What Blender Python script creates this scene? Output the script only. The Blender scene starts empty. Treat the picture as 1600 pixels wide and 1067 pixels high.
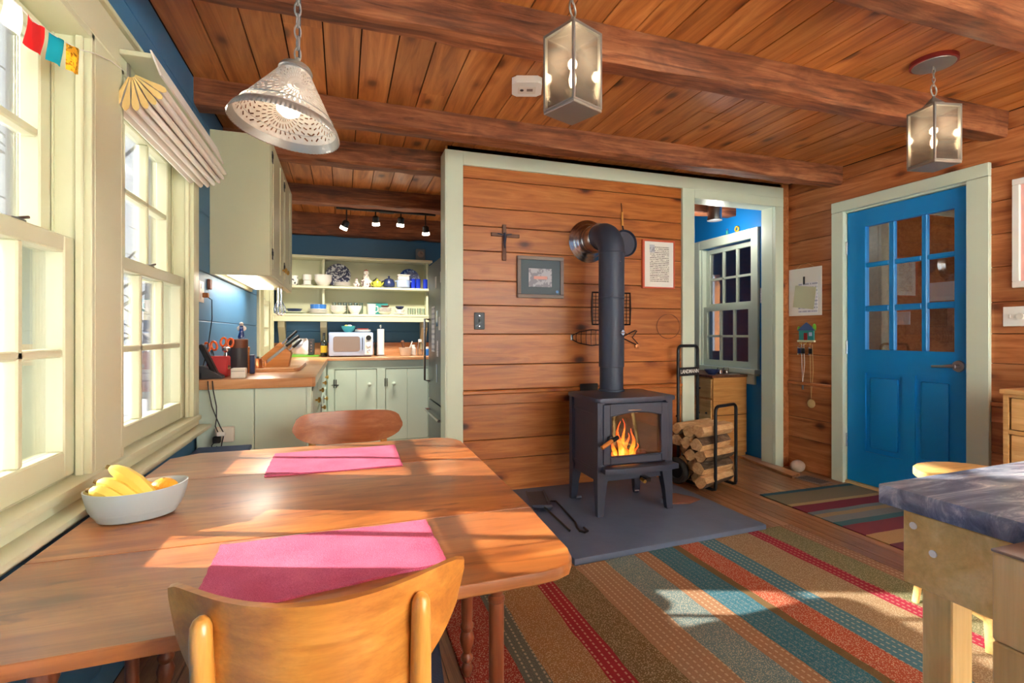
import bpy, bmesh, math, random
from mathutils import Vector, Matrix
random.seed(7)
R = math.radians
SC = bpy.context.scene
COL = SC.collection

# ------------------------------------------------------------------ camera
cam = bpy.data.cameras.new('camera')
cam.sensor_width = 36.0
cam.lens = 796.0 / 1600.0 * 36.0
cam.shift_y = -11.5 / 1600.0
cam.clip_start = 0.02
camo = bpy.data.objects.new('camera', cam)
COL.objects.link(camo)
camo.location = (0, 0, 1.12)
camo.rotation_euler = (R(90), 0, -math.atan2(264, 796))
SC.camera = camo

# ------------------------------------------------------------------ world, sun, exposure
w = bpy.data.worlds.new('sky')
SC.world = w
w.use_nodes = True
bg = w.node_tree.nodes['Background']
bg.inputs['Color'].default_value = (0.86, 0.93, 1.0, 1)
bg.inputs['Strength'].default_value = 0.66
sun = bpy.data.lights.new('sun', 'SUN')
sun.energy = 5.6
sun.color = (1.0, 0.90, 0.76)
sun.angle = R(0.7)
suno = bpy.data.objects.new('sun', sun)
COL.objects.link(suno)
AZ, EL = R(-20), R(21.5)
suno.rotation_euler = Vector((math.cos(AZ) * math.cos(EL), math.sin(AZ) * math.cos(EL), -math.sin(EL))).to_track_quat('-Z', 'Y').to_euler()
suno.location = (-6, 4, 6)
SC.view_settings.view_transform = 'Standard'
SC.view_settings.look = 'None'
SC.view_settings.exposure = 1.75
SC.view_settings.gamma = 1.0
SC.view_settings.use_curve_mapping = False


def area(name, loc, rot, sx, sy, power, color=(1, 1, 1)):
    l = bpy.data.lights.new(name, 'AREA')
    l.shape = 'RECTANGLE'
    l.size, l.size_y, l.energy, l.color = sx, sy, power, color
    o = bpy.data.objects.new(name, l)
    COL.objects.link(o)
    o.location, o.rotation_euler = loc, rot
    return o


# fill light added behind the camera, set at an invented wide window
area('rear_fill_light', (2.0, -1.26, 1.33), (R(90), 0, R(180)), 2.8, 1.7, 320, (0.87, 0.94, 1))

# ------------------------------------------------------------------ helpers


def lin(c):
    return tuple(((v / 255) / 12.92 if v / 255 < 0.04045 else ((v / 255 + 0.055) / 1.055) ** 2.4) for v in c) + (1,)


class B:
    """collects shapes into one bmesh"""

    def __init__(s):
        s.bm = bmesh.new()

    def _m(s, verts, m):
        if m is not None:
            bmesh.ops.transform(s.bm, matrix=m, verts=verts)

    def box(s, a, b, bev=0, m=None, seg=1):
        x0, x1 = sorted((a[0], b[0])); y0, y1 = sorted((a[1], b[1])); z0, z1 = sorted((a[2], b[2]))
        v = [s.bm.verts.new(p) for p in ((x0, y0, z0), (x1, y0, z0), (x1, y1, z0), (x0, y1, z0), (x0, y0, z1), (x1, y0, z1), (x1, y1, z1), (x0, y1, z1))]
        f = [s.bm.faces.new([v[i] for i in q]) for q in ((3, 2, 1, 0), (4, 5, 6, 7), (0, 1, 5, 4), (1, 2, 6, 5), (2, 3, 7, 6), (3, 0, 4, 7))]
        s._m(v, m)
        if bev:
            ed = list({e for q in f for e in q.edges})
            bmesh.ops.bevel(s.bm, geom=ed, offset=bev, segments=seg, affect='EDGES', profile=0.6)
        return s

    def ring(s, pts, m=None):
        v = [s.bm.verts.new(p) for p in pts]
        s._m(v, m)
        return v

    def loft(s, rings, cap=True, closed=True):
        n = len(rings[0])
        for a, b in zip(rings, rings[1:]):
            for i in range(n if closed else n - 1):
                j = (i + 1) % n
                try:
                    s.bm.faces.new((a[i], a[j], b[j], b[i]))
                except ValueError:
                    pass
        if cap and closed:
            s.bm.faces.new(list(reversed(rings[0]))); s.bm.faces.new(rings[-1])
        return s

    def lathe(s, prof, n=24, c=(0, 0, 0), m=None, cap=True, sx=1, sy=1):
        rs = []
        for r, z in prof:
            r = max(r, 1e-4)
            rs.append(s.ring([(c[0] + sx * r * math.cos(2 * math.pi * i / n), c[1] + sy * r * math.sin(2 * math.pi * i / n), c[2] + z) for i in range(n)], m))
        return s.loft(rs, cap)

    def cyl(s, p, q, r, r2=None, n=14, cap=True):
        p, q = Vector(p), Vector(q)
        d = q - p
        m = Matrix.Translation(p) @ d.to_track_quat('Z', 'Y').to_matrix().to_4x4()
        return s.lathe([(r, 0), (r if r2 is None else r2, d.length)], n, m=m, cap=cap)

    def tube(s, pts, r, n=8, closed=False):
        P = [Vector(p) for p in pts]
        k = len(P)
        rr = r if isinstance(r, (list, tuple)) else [r] * k
        rs = []
        up = None
        for i in range(k):
            t = (P[(i + 1) % k] - P[i - 1]) if closed else (P[min(i + 1, k - 1)] - P[max(i - 1, 0)])
            if t.length < 1e-9:
                t = Vector((0, 0, 1))
            t.normalize()
            if up is None:
                up = Vector((0, 0, 1)) if abs(t.z) < 0.9 else Vector((1, 0, 0))
            a = t.cross(up).normalized(); b = a.cross(t).normalized(); up = b
            rs.append(s.ring([P[i] + (a * math.cos(2 * math.pi * j / n) + b * math.sin(2 * math.pi * j / n)) * rr[i] for j in range(n)]))
        if closed:
            rs.append(rs[0])
        return s.loft(rs, not closed)

    def ball(s, c, r, n=14, m=None):
        r = r if isinstance(r, (list, tuple)) else (r, r, r)
        mm = Matrix.Translation(c) @ Matrix.Diagonal((r[0], r[1], r[2], 1))
        if m is not None:
            mm = m @ mm
        bmesh.ops.create_uvsphere(s.bm, u_segments=n, v_segments=max(6, n * 2 // 3), radius=1, matrix=mm)
        return s

    def prism(s, poly, h, m=None, bev=0, seg=2):
        """polygon in xy extruded 0..h in z, then matrix m"""
        a = s.ring([(p[0], p[1], 0) for p in poly], m)
        b = s.ring([(p[0], p[1], h) for p in poly], m)
        n = len(poly)
        f = [s.bm.faces.new(list(reversed(a))), s.bm.faces.new(b)]
        for i in range(n):
            s.bm.faces.new((a[i], a[(i + 1) % n], b[(i + 1) % n], b[i]))
        if bev:
            ed = list({e for q in f for e in q.edges})
            bmesh.ops.bevel(s.bm, geom=ed, offset=bev, segments=seg, affect='EDGES', profile=0.6)
        return s

    def torus(s, c, r, t, m=None, n=20, k=8, sx=1, sy=1):
        pts = [(c[0] + sx * r * math.cos(2 * math.pi * i / n), c[1] + sy * r * math.sin(2 * math.pi * i / n), c[2]) for i in range(n)]
        if m is not None:
            pts = [m @ Vector(p) for p in pts]
        return s.tube(pts, t, k, True)

    def o(s, name, mat, parent=None, smooth=True, label=None):
        me = bpy.data.meshes.new(name)
        bmesh.ops.recalc_face_normals(s.bm, faces=s.bm.faces[:])
        s.bm.to_mesh(me); s.bm.free()
        ob = bpy.data.objects.new(name, me)
        COL.objects.link(ob)
        if mat:
            me.materials.append(M[mat] if isinstance(mat, str) else mat)
        if smooth and len(me.polygons):
            me.polygons.foreach_set('use_smooth', [True] * len(me.polygons))
            me.set_sharp_from_angle(angle=R(35))
        if parent is not None:
            ob.parent = parent
        if label:
            ob['label'] = label
        return ob


def tag(o, label=None, cat=None, group=None, kind=None):
    if label: o['label'] = label
    if cat: o['category'] = cat
    if group: o['group'] = group
    if kind: o['kind'] = kind
    return o


def T(name, label, cat, loc=(0, 0, 0), rz=0, group=None, kind=None):
    o = bpy.data.objects.new(name, None)
    o.empty_display_size = 0.05
    COL.objects.link(o)
    o.location = loc
    o.rotation_euler = (0, 0, rz)
    return tag(o, label, cat, group, kind)


def place(o, loc, rz=0):
    o.location = loc
    o.rotation_euler = (0, 0, rz)
    return o


def st(o, label, cat='structure'):
    return tag(o, label, cat, None, 'structure')


def copy_tree(o, parent=None):
    c = o.copy(); COL.objects.link(c); c.parent = parent
    for ch in o.children:
        copy_tree(ch, c)
    return c


def XF(loc=(0, 0, 0), rx=0, ry=0, rz=0):
    return Matrix.Translation(loc) @ Matrix.Rotation(rz, 4, 'Z') @ Matrix.Rotation(ry, 4, 'Y') @ Matrix.Rotation(rx, 4, 'X')


def rrect(x0, y0, x1, y1, r, n=5):
    out = []
    for cx, cy, a in ((x1 - r, y0 + r, -90), (x1 - r, y1 - r, 0), (x0 + r, y1 - r, 90), (x0 + r, y0 + r, 180)):
        for i in range(n + 1):
            t = R(a + 90 * i / n)
            out.append((cx + r * math.cos(t), cy + r * math.sin(t)))
    return out


# matrices that lay an xy drawing against a wall
def wall_y(loc):   # drawing x->X, y->Z, extrudes towards -Y
    return Matrix.Translation(loc) @ Matrix.Rotation(R(90), 4, 'X')


def wall_x(loc):   # on the right wall: drawing x->-Y, y->Z, extrudes towards -X
    return Matrix.Translation(loc) @ Matrix.Rotation(R(-90), 4, 'Z') @ Matrix.Rotation(R(90), 4, 'X')


# ------------------------------------------------------------------ materials
M = {}


def newmat(name):
    m = bpy.data.materials.new(name)
    m.use_nodes = True
    M[name] = m
    nt = m.node_tree
    return m, nt, nt.nodes['Principled BSDF']


def nd(nt, typ, ins=None, **props):
    n = nt.nodes.new(typ)
    for k, v in props.items():
        setattr(n, k, v)
    for k, v in (ins or {}).items():
        if hasattr(v, 'is_output') or isinstance(v, bpy.types.NodeSocket):
            nt.links.new(v, n.inputs[k])
        else:
            n.inputs[k].default_value = v
    return n


def ramp(nt, fac, stops, interp='LINEAR'):
    n = nt.nodes.new('ShaderNodeValToRGB')
    e = n.color_ramp.elements
    n.color_ramp.interpolation = interp
    while len(e) < len(stops):
        e.new(0.5)
    for i, (p, c) in enumerate(stops):
        e[i].position = p
        e[i].color = c
    nt.links.new(fac, n.inputs['Fac'])
    return n.outputs['Color']


def mix(nt, a, b, fac, mode='MIX'):
    n = nt.nodes.new('ShaderNodeMix')
    n.data_type = 'RGBA'
    n.blend_type = mode
    for i, v in ((0, fac), (6, a), (7, b)):
        if isinstance(v, bpy.types.NodeSocket):
            nt.links.new(v, n.inputs[i])
        else:
            n.inputs[i].default_value = v
    return n.outputs[2]


def math_(nt, op, a, b=0.0, c=0.0):
    n = nt.nodes.new('ShaderNodeMath')
    n.operation = op
    for i, v in enumerate((a, b, c)):
        if isinstance(v, bpy.types.NodeSocket):
            nt.links.new(v, n.inputs[i])
        else:
            n.inputs[i].default_value = v
    return n.outputs[0]


def plain(name, c, rough=0.45, metal=0.0, bump=0.0, bscale=60, coat=0, alpha=1.0, sheen=0, emit=None, es=0, var=0.0):
    m, nt, p = newmat(name)
    p.inputs['Base Color'].default_value = lin(c)
    p.inputs['Roughness'].default_value = rough
    p.inputs['Metallic'].default_value = metal
    p.inputs['Coat Weight'].default_value = coat
    p.inputs['Sheen Weight'].default_value = sheen
    if emit:
        p.inputs['Emission Color'].default_value = lin(emit)
        p.inputs['Emission Strength'].default_value = es
    geo = nd(nt, 'ShaderNodeNewGeometry')
    if var:
        no = nd(nt, 'ShaderNodeTexNoise', {'Vector': geo.outputs['Position'], 'Scale': 6.0, 'Detail': 4.0})
        oi = nd(nt, 'ShaderNodeObjectInfo')
        v = math_(nt, 'ADD', math_(nt, 'MULTIPLY', no.outputs['Fac'], var), math_(nt, 'MULTIPLY', oi.outputs['Random'], var * 0.6))
        v = math_(nt, 'ADD', v, 1 - var * 0.8)
        h = nd(nt, 'ShaderNodeHueSaturation', {'Value': v, 'Color': lin(c)})
        nt.links.new(h.outputs[0], p.inputs['Base Color'])
    if bump:
        no = nd(nt, 'ShaderNodeTexNoise', {'Vector': geo.outputs['Position'], 'Scale': float(bscale), 'Detail': 3.0})
        bp = nd(nt, 'ShaderNodeBump', {'Height': no.outputs['Fac'], 'Strength': bump, 'Distance': 0.01})
        nt.links.new(bp.outputs[0], p.inputs['Normal'])
    return m


def wood(name, dark, mid, light, axis='x', sc=1.0, rough=0.42, knots=0.0, var=0.25, bump=0.12, coat=0.0, streak=0.5, patch=0.0, stain=0.0):
    m, nt, p = newmat(name)
    geo = nd(nt, 'ShaderNodeNewGeometry')
    oi = nd(nt, 'ShaderNodeObjectInfo')
    rnd = oi.outputs['Random']
    off = nd(nt, 'ShaderNodeCombineXYZ', {'X': math_(nt, 'MULTIPLY', rnd, 31.7), 'Y': math_(nt, 'MULTIPLY', rnd, 17.3), 'Z': math_(nt, 'MULTIPLY', rnd, 53.1)})
    add = nd(nt, 'ShaderNodeVectorMath', {0: geo.outputs['Position'], 1: off.outputs[0]}, operation='ADD')

    def mapped(along, across):
        s = {'x': (along, across, across), 'y': (across, along, across), 'z': (across, across, along)}[axis]
        return nd(nt, 'ShaderNodeMapping', {'Vector': add.outputs[0], 'Scale': s}).outputs[0]
    n1 = nd(nt, 'ShaderNodeTexNoise', {'Vector': mapped(1.1 * sc, 13 * sc), 'Scale': 1.6, 'Detail': 5.0, 'Roughness': 0.6, 'Distortion': 1.1})
    n2 = nd(nt, 'ShaderNodeTexNoise', {'Vector': mapped(1.6 * sc, 75 * sc), 'Scale': 2.0, 'Detail': 3.0, 'Roughness': 0.7, 'Distortion': 0.3})
    c = ramp(nt, n1.outputs['Fac'], [(0.30, lin(dark)), (0.5, lin(mid)), (0.72, lin(light))])
    g = ramp(nt, n2.outputs['Fac'], [(0.28, (0.5, 0.44, 0.42, 1)), (0.6, (1, 1, 1, 1))])
    c = mix(nt, c, g, streak, 'MULTIPLY')
    if patch:
        n3 = nd(nt, 'ShaderNodeTexNoise', {'Vector': mapped(2.0, 5.0), 'Scale': 1.3, 'Detail': 5.0, 'Roughness': 0.65, 'Distortion': 0.8})
        q = ramp(nt, n3.outputs['Fac'], [(0.40, (0.42, 0.33, 0.3, 1)), (0.58, (1, 1, 1, 1))])
        c = mix(nt, c, q, patch, 'MULTIPLY')
    if stain:
        n4 = nd(nt, 'ShaderNodeTexNoise', {'Vector': mapped(2.6, 13.0), 'Scale': 1.5, 'Detail': 6.0, 'Roughness': 0.6, 'Distortion': 1.4})
        c = mix(nt, c, ramp(nt, n4.outputs['Fac'], [(0.58, (1, 1, 1, 1)), (0.66, (0.55, 0.40, 0.28, 1)), (0.76, (0.25, 0.16, 0.11, 1))]), stain, 'MULTIPLY')
        n5 = nd(nt, 'ShaderNodeTexNoise', {'Vector': mapped(1.6, 3.2), 'Scale': 1.7, 'Detail': 3.0})
        c = mix(nt, c, ramp(nt, n5.outputs['Fac'], [(0.42, (1, 1, 1, 1)), (0.6, (0.9, 0.92, 0.7, 1))]), stain, 'MULTIPLY')
    if knots:
        vo = nd(nt, 'ShaderNodeTexVoronoi', {'Vector': mapped(3.1, 5.6), 'Scale': 1.0, 'Randomness': 1.0})
        ng = nd(nt, 'ShaderNodeTexNoise', {'Vector': mapped(20, 30), 'Scale': 1.0, 'Detail': 2.0})
        dd = math_(nt, 'ADD', vo.outputs['Distance'], math_(nt, 'MULTIPLY', math_(nt, 'SUBTRACT', ng.outputs['Fac'], 0.5), 0.07))
        k = ramp(nt, dd, [(0.05, (0.10, 0.05, 0.04, 1)), (0.10, (0.26, 0.14, 0.11, 1)), (0.16, (0.72, 0.58, 0.5, 1)), (0.26, (1, 1, 1, 1))])
        c = mix(nt, c, k, knots, 'MULTIPLY')
    v = math_(nt, 'ADD', math_(nt, 'MULTIPLY', rnd, var), 1 - var * 0.5)
    h = nd(nt, 'ShaderNodeHueSaturation', {'Value': v, 'Color': c})
    nt.links.new(h.outputs[0], p.inputs['Base Color'])
    p.inputs['Roughness'].default_value = rough
    p.inputs['Coat Weight'].default_value = coat
    p.inputs['Coat Roughness'].default_value = 0.3
    if bump:
        bp = nd(nt, 'ShaderNodeBump', {'Height': n1.outputs['Fac'], 'Strength': bump, 'Distance': 0.01})
        nt.links.new(bp.outputs[0], p.inputs['Normal'])
    return m


def thin_glass(name, tint=(1, 1, 1), refl=1.0, rough=0.0, haze=0.0):
    m, nt, p = newmat(name)
    nt.nodes.remove(p)
    out = nt.nodes['Material Output']
    tr = nd(nt, 'ShaderNodeBsdfTransparent', {'Color': tint + (1,)})
    gl = nd(nt, 'ShaderNodeBsdfGlossy', {'Color': (1, 1, 1, 1), 'Roughness': rough})
    fr = nd(nt, 'ShaderNodeFresnel', {'IOR': 1.45})
    f = math_(nt, 'MINIMUM', math_(nt, 'MULTIPLY', fr.outputs[0], refl), 0.9)
    mx = nd(nt, 'ShaderNodeMixShader', {0: f, 1: tr.outputs[0], 2: gl.outputs[0]})
    last = mx
    if haze:
        df = nd(nt, 'ShaderNodeBsdfDiffuse', {'Color': (0.9, 0.85, 0.8, 1)})
        last = nd(nt, 'ShaderNodeMixShader', {0: haze, 1: mx.outputs[0], 2: df.outputs[0]})
    nt.links.new(last.outputs[0], out.inputs['Surface'])
    return m


def emitter(name, c, s):
    return plain(name, c, 0.5, emit=c, es=s)


wood('pine_x', (146, 78, 30), (180, 104, 44), (200, 128, 64), 'x', 1, 0.4, 1.0, 0.2, coat=0.15, streak=0.28)
wood('pine_y', (144, 80, 42), (178, 108, 60), (202, 136, 86), 'y', 1, 0.45, 0.9, 0.2, streak=0.28)
wood('ceil_y', (148, 84, 38), (190, 120, 60), (214, 148, 86), 'y', 0.8, 0.4, 0.85, 0.36, coat=0.12, streak=0.25)
wood('beam_x', (98, 52, 32), (154, 92, 56), (188, 124, 82), 'x', 1.2, 0.65, 0.4, 0.2, bump=0.6, patch=0.55)
wood('floor_y', (124, 82, 54), (160, 112, 74), (186, 138, 96), 'y', 1.4, 0.35, 0.0, 0.5, coat=0.2)
wood('cherry_x', (142, 78, 38), (188, 112, 56), (214, 144, 84), 'x', 0.8, 0.45, 0.5, 0.12, coat=0.9, streak=0.3, patch=0.5, stain=0.9)
wood('cherry_edge', (134, 62, 34), (164, 82, 48), (184, 104, 64), 'x', 1.0, 0.4, 0, 0.1)
wood('leg_z', (112, 56, 34), (142, 78, 50), (164, 98, 66), 'z', 1.0, 0.32, 0, 0.1, coat=0.3)
wood('chair_x', (176, 106, 40), (202, 132, 56), (220, 156, 80), 'x', 0.8, 0.3, 0.0, 0.1, coat=0.4, streak=0.35)
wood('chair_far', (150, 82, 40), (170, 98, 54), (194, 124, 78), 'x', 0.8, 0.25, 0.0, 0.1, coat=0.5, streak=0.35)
wood('chair_z', (190, 122, 44), (216, 150, 66), (234, 176, 92), 'z', 0.8, 0.3, 0.0, 0.1, coat=0.4, streak=0.3)
wood('maple_x', (206, 164, 92), (226, 188, 118), (240, 208, 146), 'x', 0.7, 0.45, 0, 0.08, streak=0.25)
wood('maple_z', (206, 168, 104), (226, 192, 130), (240, 212, 156), 'z', 0.7, 0.45, 0, 0.08, streak=0.25)
wood('oak_y', (196, 146, 88), (216, 170, 110), (230, 190, 134), 'y', 1.0, 0.45, 0, 0.1, streak=0.35)
wood('oak_x', (180, 118, 58), (206, 146, 80), (222, 168, 104), 'x', 1.0, 0.45, 0.2, 0.1, streak=0.35)
wood('counter_x', (190, 130, 84), (210, 152, 104), (224, 172, 126), 'x', 1.0, 0.25, 0, 0.08, coat=0.4, streak=0.25)
wood('block_x', (176, 106, 46), (200, 130, 64), (214, 150, 84), 'x', 1.0, 0.5, 0, 0.08)
wood('log_x', (186, 140, 92), (210, 168, 118), (228, 192, 144), 'x', 1.5, 0.8, 0.2, 0.25, bump=0.5)
wood('bark_x', (78, 60, 46), (112, 90, 70), (146, 124, 102), 'x', 2.0, 0.9, 0.0, 0.3, bump=0.9, patch=0.4)
wood('dark_z', (84, 48, 30), (110, 66, 44), (130, 84, 58), 'z', 1.2, 0.5, 0, 0.1)
plain('trim', (208, 220, 202), 0.4, bump=0.02, var=0.03)
plain('cream', (204, 205, 174), 0.38, bump=0.02, var=0.03)
plain('cabinet', (206, 222, 206), 0.42, bump=0.02, var=0.03)
plain('blue_wall', (62, 118, 160), 0.5, bump=0.05, bscale=30, var=0.06)
plain('blue_hall', (8, 126, 204), 0.5, bump=0.03, var=0.04)
plain('blue_door', (8, 134, 210), 0.38, bump=0.03, bscale=90, var=0.03)
plain('gap', (46, 26, 16), 0.9)
plain('slate', (86, 100, 128), 0.5, bump=0.3, bscale=9, var=0.55)
plain('iron', (62, 68, 88), 0.42, 0.3, bump=0.08, bscale=120, var=0.08)
plain('pipe', (58, 66, 86), 0.5, 0.2, var=0.06)
plain('black', (24, 25, 28), 0.45)
plain('blackmetal', (34, 35, 40), 0.35, 0.5)
plain('steel', (200, 202, 206), 0.22, 1.0, var=0.06)
plain('nickel', (176, 176, 182), 0.3, 1.0)
plain('pewter', (166, 164, 158), 0.45, 0.75, bump=0.06, bscale=80, var=0.12)
plain('brass', (206, 170, 92), 0.32, 0.9)
plain('copper', (196, 130, 84), 0.32, 0.85)
plain('white', (238, 238, 234), 0.4)
plain('paper', (236, 236, 232), 0.8)
plain('ceramic', (232, 228, 222), 0.2, coat=0.3)
plain('bowl_grey', (172, 184, 186), 0.45)
plain('navy', (36, 52, 98), 0.3, coat=0.3)
plain('navy_cloth', (48, 58, 84), 0.9, bump=0.3, bscale=300)
plain('blue_glaze', (52, 112, 190), 0.25, coat=0.3)
plain('pale_blue', (170, 190, 224), 0.3, coat=0.2)
plain('cobalt', (36, 60, 200), 0.1, coat=0.4)
plain('yellow_green', (192, 192, 72), 0.3, coat=0.3)
plain('green_plastic', (118, 196, 62), 0.4)
plain('teal', (52, 148, 146), 0.4)
plain('red_paint', (138, 40, 38), 0.45)
plain('red_edge', (206, 92, 66), 0.5)
plain('fabric_red', (204, 44, 44), 0.8)
plain('fabric_teal', (22, 148, 158), 0.8)
plain('fabric_yellow', (226, 176, 52), 0.8, bump=0.3, bscale=200)
plain('fabric_shade', (236, 232, 224), 0.85)
plain('pleat_sunlit', (226, 196, 128), 0.8)  # yellow of sunlight through the fabric, put into the pleat ends' colour
plain('orange_plastic', (238, 102, 22), 0.35)
plain('banana', (236, 206, 92), 0.5, var=0.12)
plain('banana_tip', (120, 96, 48), 0.7)
plain('orange_fruit', (240, 164, 44), 0.45, bump=0.25, bscale=350)
plain('rubber', (38, 38, 40), 0.75)
plain('leather', (128, 82, 66), 0.7, bump=0.3, bscale=80, var=0.15)
plain('stone', (196, 176, 160), 0.85, bump=0.4, bscale=30, var=0.15)
plain('snow', (236, 240, 246), 0.8)
plain('tree_bark', (120, 118, 122), 0.9, bump=0.5, bscale=20)
plain('fridge', (92, 100, 108), 0.35, 0.55)
plain('fridge_side', (70, 78, 90), 0.4, 0.3)
plain('outlet', (228, 220, 206), 0.4)
plain('bottle_dark', (28, 34, 22), 0.12, coat=0.5)
plain('label_yellow', (226, 190, 48), 0.6)
plain('tan', (206, 176, 120), 0.7)
plain('red_print', (206, 62, 66), 0.6, var=0.4)
plain('grey_box', (226, 222, 214), 0.35)
plain('dark_grey', (58, 60, 66), 0.5)
plain('slate_blue', (74, 96, 146), 0.5)
plain('comb_red', (150, 44, 40), 0.4)
plain('purple_grey', (132, 118, 112), 0.5)
plain('mat_grey', (98, 112, 122), 0.85)
emitter('bulb', (255, 226, 180), 9)
emitter('bulb_soft', (255, 236, 206), 6)
emitter('bulb_dim', (255, 236, 206), 2.2)
emitter('tube_light', (255, 240, 214), 3)
emitter('ember', (255, 90, 20), 0.6)
thin_glass('window_glass', (1, 1, 1), 0.8)
thin_glass('lantern_glass', (0.97, 0.94, 0.9), 1.2, 0.02, 0.02)
thin_glass('stove_glass', (0.82, 0.8, 0.8), 1.5)
thin_glass('clear_glass', (0.9, 0.95, 0.95), 2.5, 0.02)
thin_glass('door_glass', (0.9, 0.9, 0.92), 3.0)


def flame_mat():
    m, nt, p = newmat('flame')
    tc = nd(nt, 'ShaderNodeTexCoord')
    sp = nd(nt, 'ShaderNodeSeparateXYZ', {0: tc.outputs['Generated']})
    no = nd(nt, 'ShaderNodeTexNoise', {'Vector': tc.outputs['Object'], 'Scale': 24.0, 'Detail': 2.0})
    v = math_(nt, 'ADD', sp.outputs['Z'], math_(nt, 'MULTIPLY', math_(nt, 'SUBTRACT', no.outputs['Fac'], 0.5), 0.9))
    c = ramp(nt, v, [(0.0, lin((255, 200, 90))), (0.35, lin((255, 140, 26))), (0.65, lin((244, 80, 10))), (1.0, lin((180, 30, 6)))])
    nt.links.new(c, p.inputs['Emission Color'])
    p.inputs['Emission Strength'].default_value = 1.1
    p.inputs['Base Color'].default_value = (0.3, 0.08, 0.02, 1)


flame_mat()


def fabric(name, c1, c2, scale=500):
    m, nt, p = newmat(name)
    geo = nd(nt, 'ShaderNodeNewGeometry')
    n = nd(nt, 'ShaderNodeTexNoise', {'Vector': geo.outputs['Position'], 'Scale': float(scale), 'Detail': 4.0, 'Roughness': 0.7})
    n2 = nd(nt, 'ShaderNodeTexNoise', {'Vector': geo.outputs['Position'], 'Scale': 9.0, 'Detail': 3.0})
    f = math_(nt, 'ADD', math_(nt, 'MULTIPLY', n.outputs['Fac'], 0.7), math_(nt, 'MULTIPLY', n2.outputs['Fac'], 0.3))
    c = ramp(nt, f, [(0.35, lin(c1)), (0.62, lin(c2))])
    nt.links.new(c, p.inputs['Base Color'])
    p.inputs['Roughness'].default_value = 0.95
    bp = nd(nt, 'ShaderNodeBump', {'Height': n.outputs['Fac'], 'Strength': 0.6, 'Distance': 0.004})
    nt.links.new(bp.outputs[0], p.inputs['Normal'])


fabric('magenta', (178, 56, 100), (224, 112, 148))


def marble():
    m, nt, p = newmat('marble')
    geo = nd(nt, 'ShaderNodeNewGeometry')
    mp = nd(nt, 'ShaderNodeMapping', {'Vector': geo.outputs['Position'], 'Rotation': (0, 0, R(28)), 'Scale': (3, 16, 10)})
    n = nd(nt, 'ShaderNodeTexNoise', {'Vector': mp.outputs[0], 'Scale': 1.2, 'Detail': 8.0, 'Roughness': 0.7, 'Distortion': 1.6})
    c = ramp(nt, n.outputs['Fac'], [(0.3, lin((70, 80, 104))), (0.50, lin((112, 122, 146))), (0.62, lin((162, 170, 188))), (0.72, lin((228, 230, 236)))])
    nt.links.new(c, p.inputs['Base Color'])
    p.inputs['Roughness'].default_value = 0.22


marble()


def stripes(name, bands, axis, speck=0.5, lo=0.0, hi=1.0):
    """bands: (start, colour, speckle 0..1, dash 0..1) along object x or y, lo..hi in metres"""
    m, nt, p = newmat(name)
    tc = nd(nt, 'ShaderNodeTexCoord')
    no0 = nd(nt, 'ShaderNodeTexNoise', {'Vector': tc.outputs['Object'], 'Scale': 5.0, 'Detail': 2.0})
    sp = nd(nt, 'ShaderNodeSeparateXYZ', {0: tc.outputs['Object']})
    u = sp.outputs['X' if axis == 'x' else 'Y']
    v = sp.outputs['Y' if axis == 'x' else 'X']
    u2 = math_(nt, 'ADD', u, math_(nt, 'MULTIPLY', math_(nt, 'SUBTRACT', no0.outputs['Fac'], 0.5), 0.02))
    t = math_(nt, 'DIVIDE', math_(nt, 'SUBTRACT', u2, lo), hi - lo)
    pos = [(b[0] - lo) / (hi - lo) for b in bands]
    c = ramp(nt, t, [(q, lin(b[1])) for q, b in zip(pos, bands)], 'CONSTANT')
    ms = ramp(nt, t, [(q, (b[2], b[2], b[2], 1)) for q, b in zip(pos, bands)], 'CONSTANT')
    md = ramp(nt, t, [(q, (b[3], b[3], b[3], 1)) for q, b in zip(pos, bands)], 'CONSTANT')
    vo = nd(nt, 'ShaderNodeTexVoronoi', {'Vector': tc.outputs['Object'], 'Scale': 165.0})
    spk = ramp(nt, vo.outputs['Distance'], [(0.26, (1, 1, 1, 1)), (0.42, (0, 0, 0, 1))])
    spk = math_(nt, 'MULTIPLY', spk, ms)
    dl = math_(nt, 'GREATER_THAN', math_(nt, 'SINE', math_(nt, 'MULTIPLY', u, 2 * math.pi / 0.028)), 0.72)
    dv = math_(nt, 'GREATER_THAN', math_(nt, 'SINE', math_(nt, 'MULTIPLY', v, 2 * math.pi / 0.022)), -0.2)
    das = math_(nt, 'MULTIPLY', math_(nt, 'MULTIPLY', dl, dv), md)
    c = mix(nt, c, lin((222, 206, 176)), math_(nt, 'MULTIPLY', spk, speck))
    c = mix(nt, c, lin((226, 208, 176)), math_(nt, 'MULTIPLY', das, 0.45))
    fz = nd(nt, 'ShaderNodeTexNoise', {'Vector': tc.outputs['Object'], 'Scale': 260.0, 'Detail': 2.0})
    sh = ramp(nt, fz.outputs['Fac'], [(0.3, (0.6, 0.6, 0.6, 1)), (0.6, (1, 1, 1, 1))])
    c = mix(nt, c, sh, 0.6, 'MULTIPLY')
    nt.links.new(c, p.inputs['Base Color'])
    p.inputs['Roughness'].default_value = 0.95
    bp = nd(nt, 'ShaderNodeBump', {'Height': fz.outputs['Fac'], 'Strength': 0.4, 'Distance': 0.005})
    nt.links.new(bp.outputs[0], p.inputs['Normal'])


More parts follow.
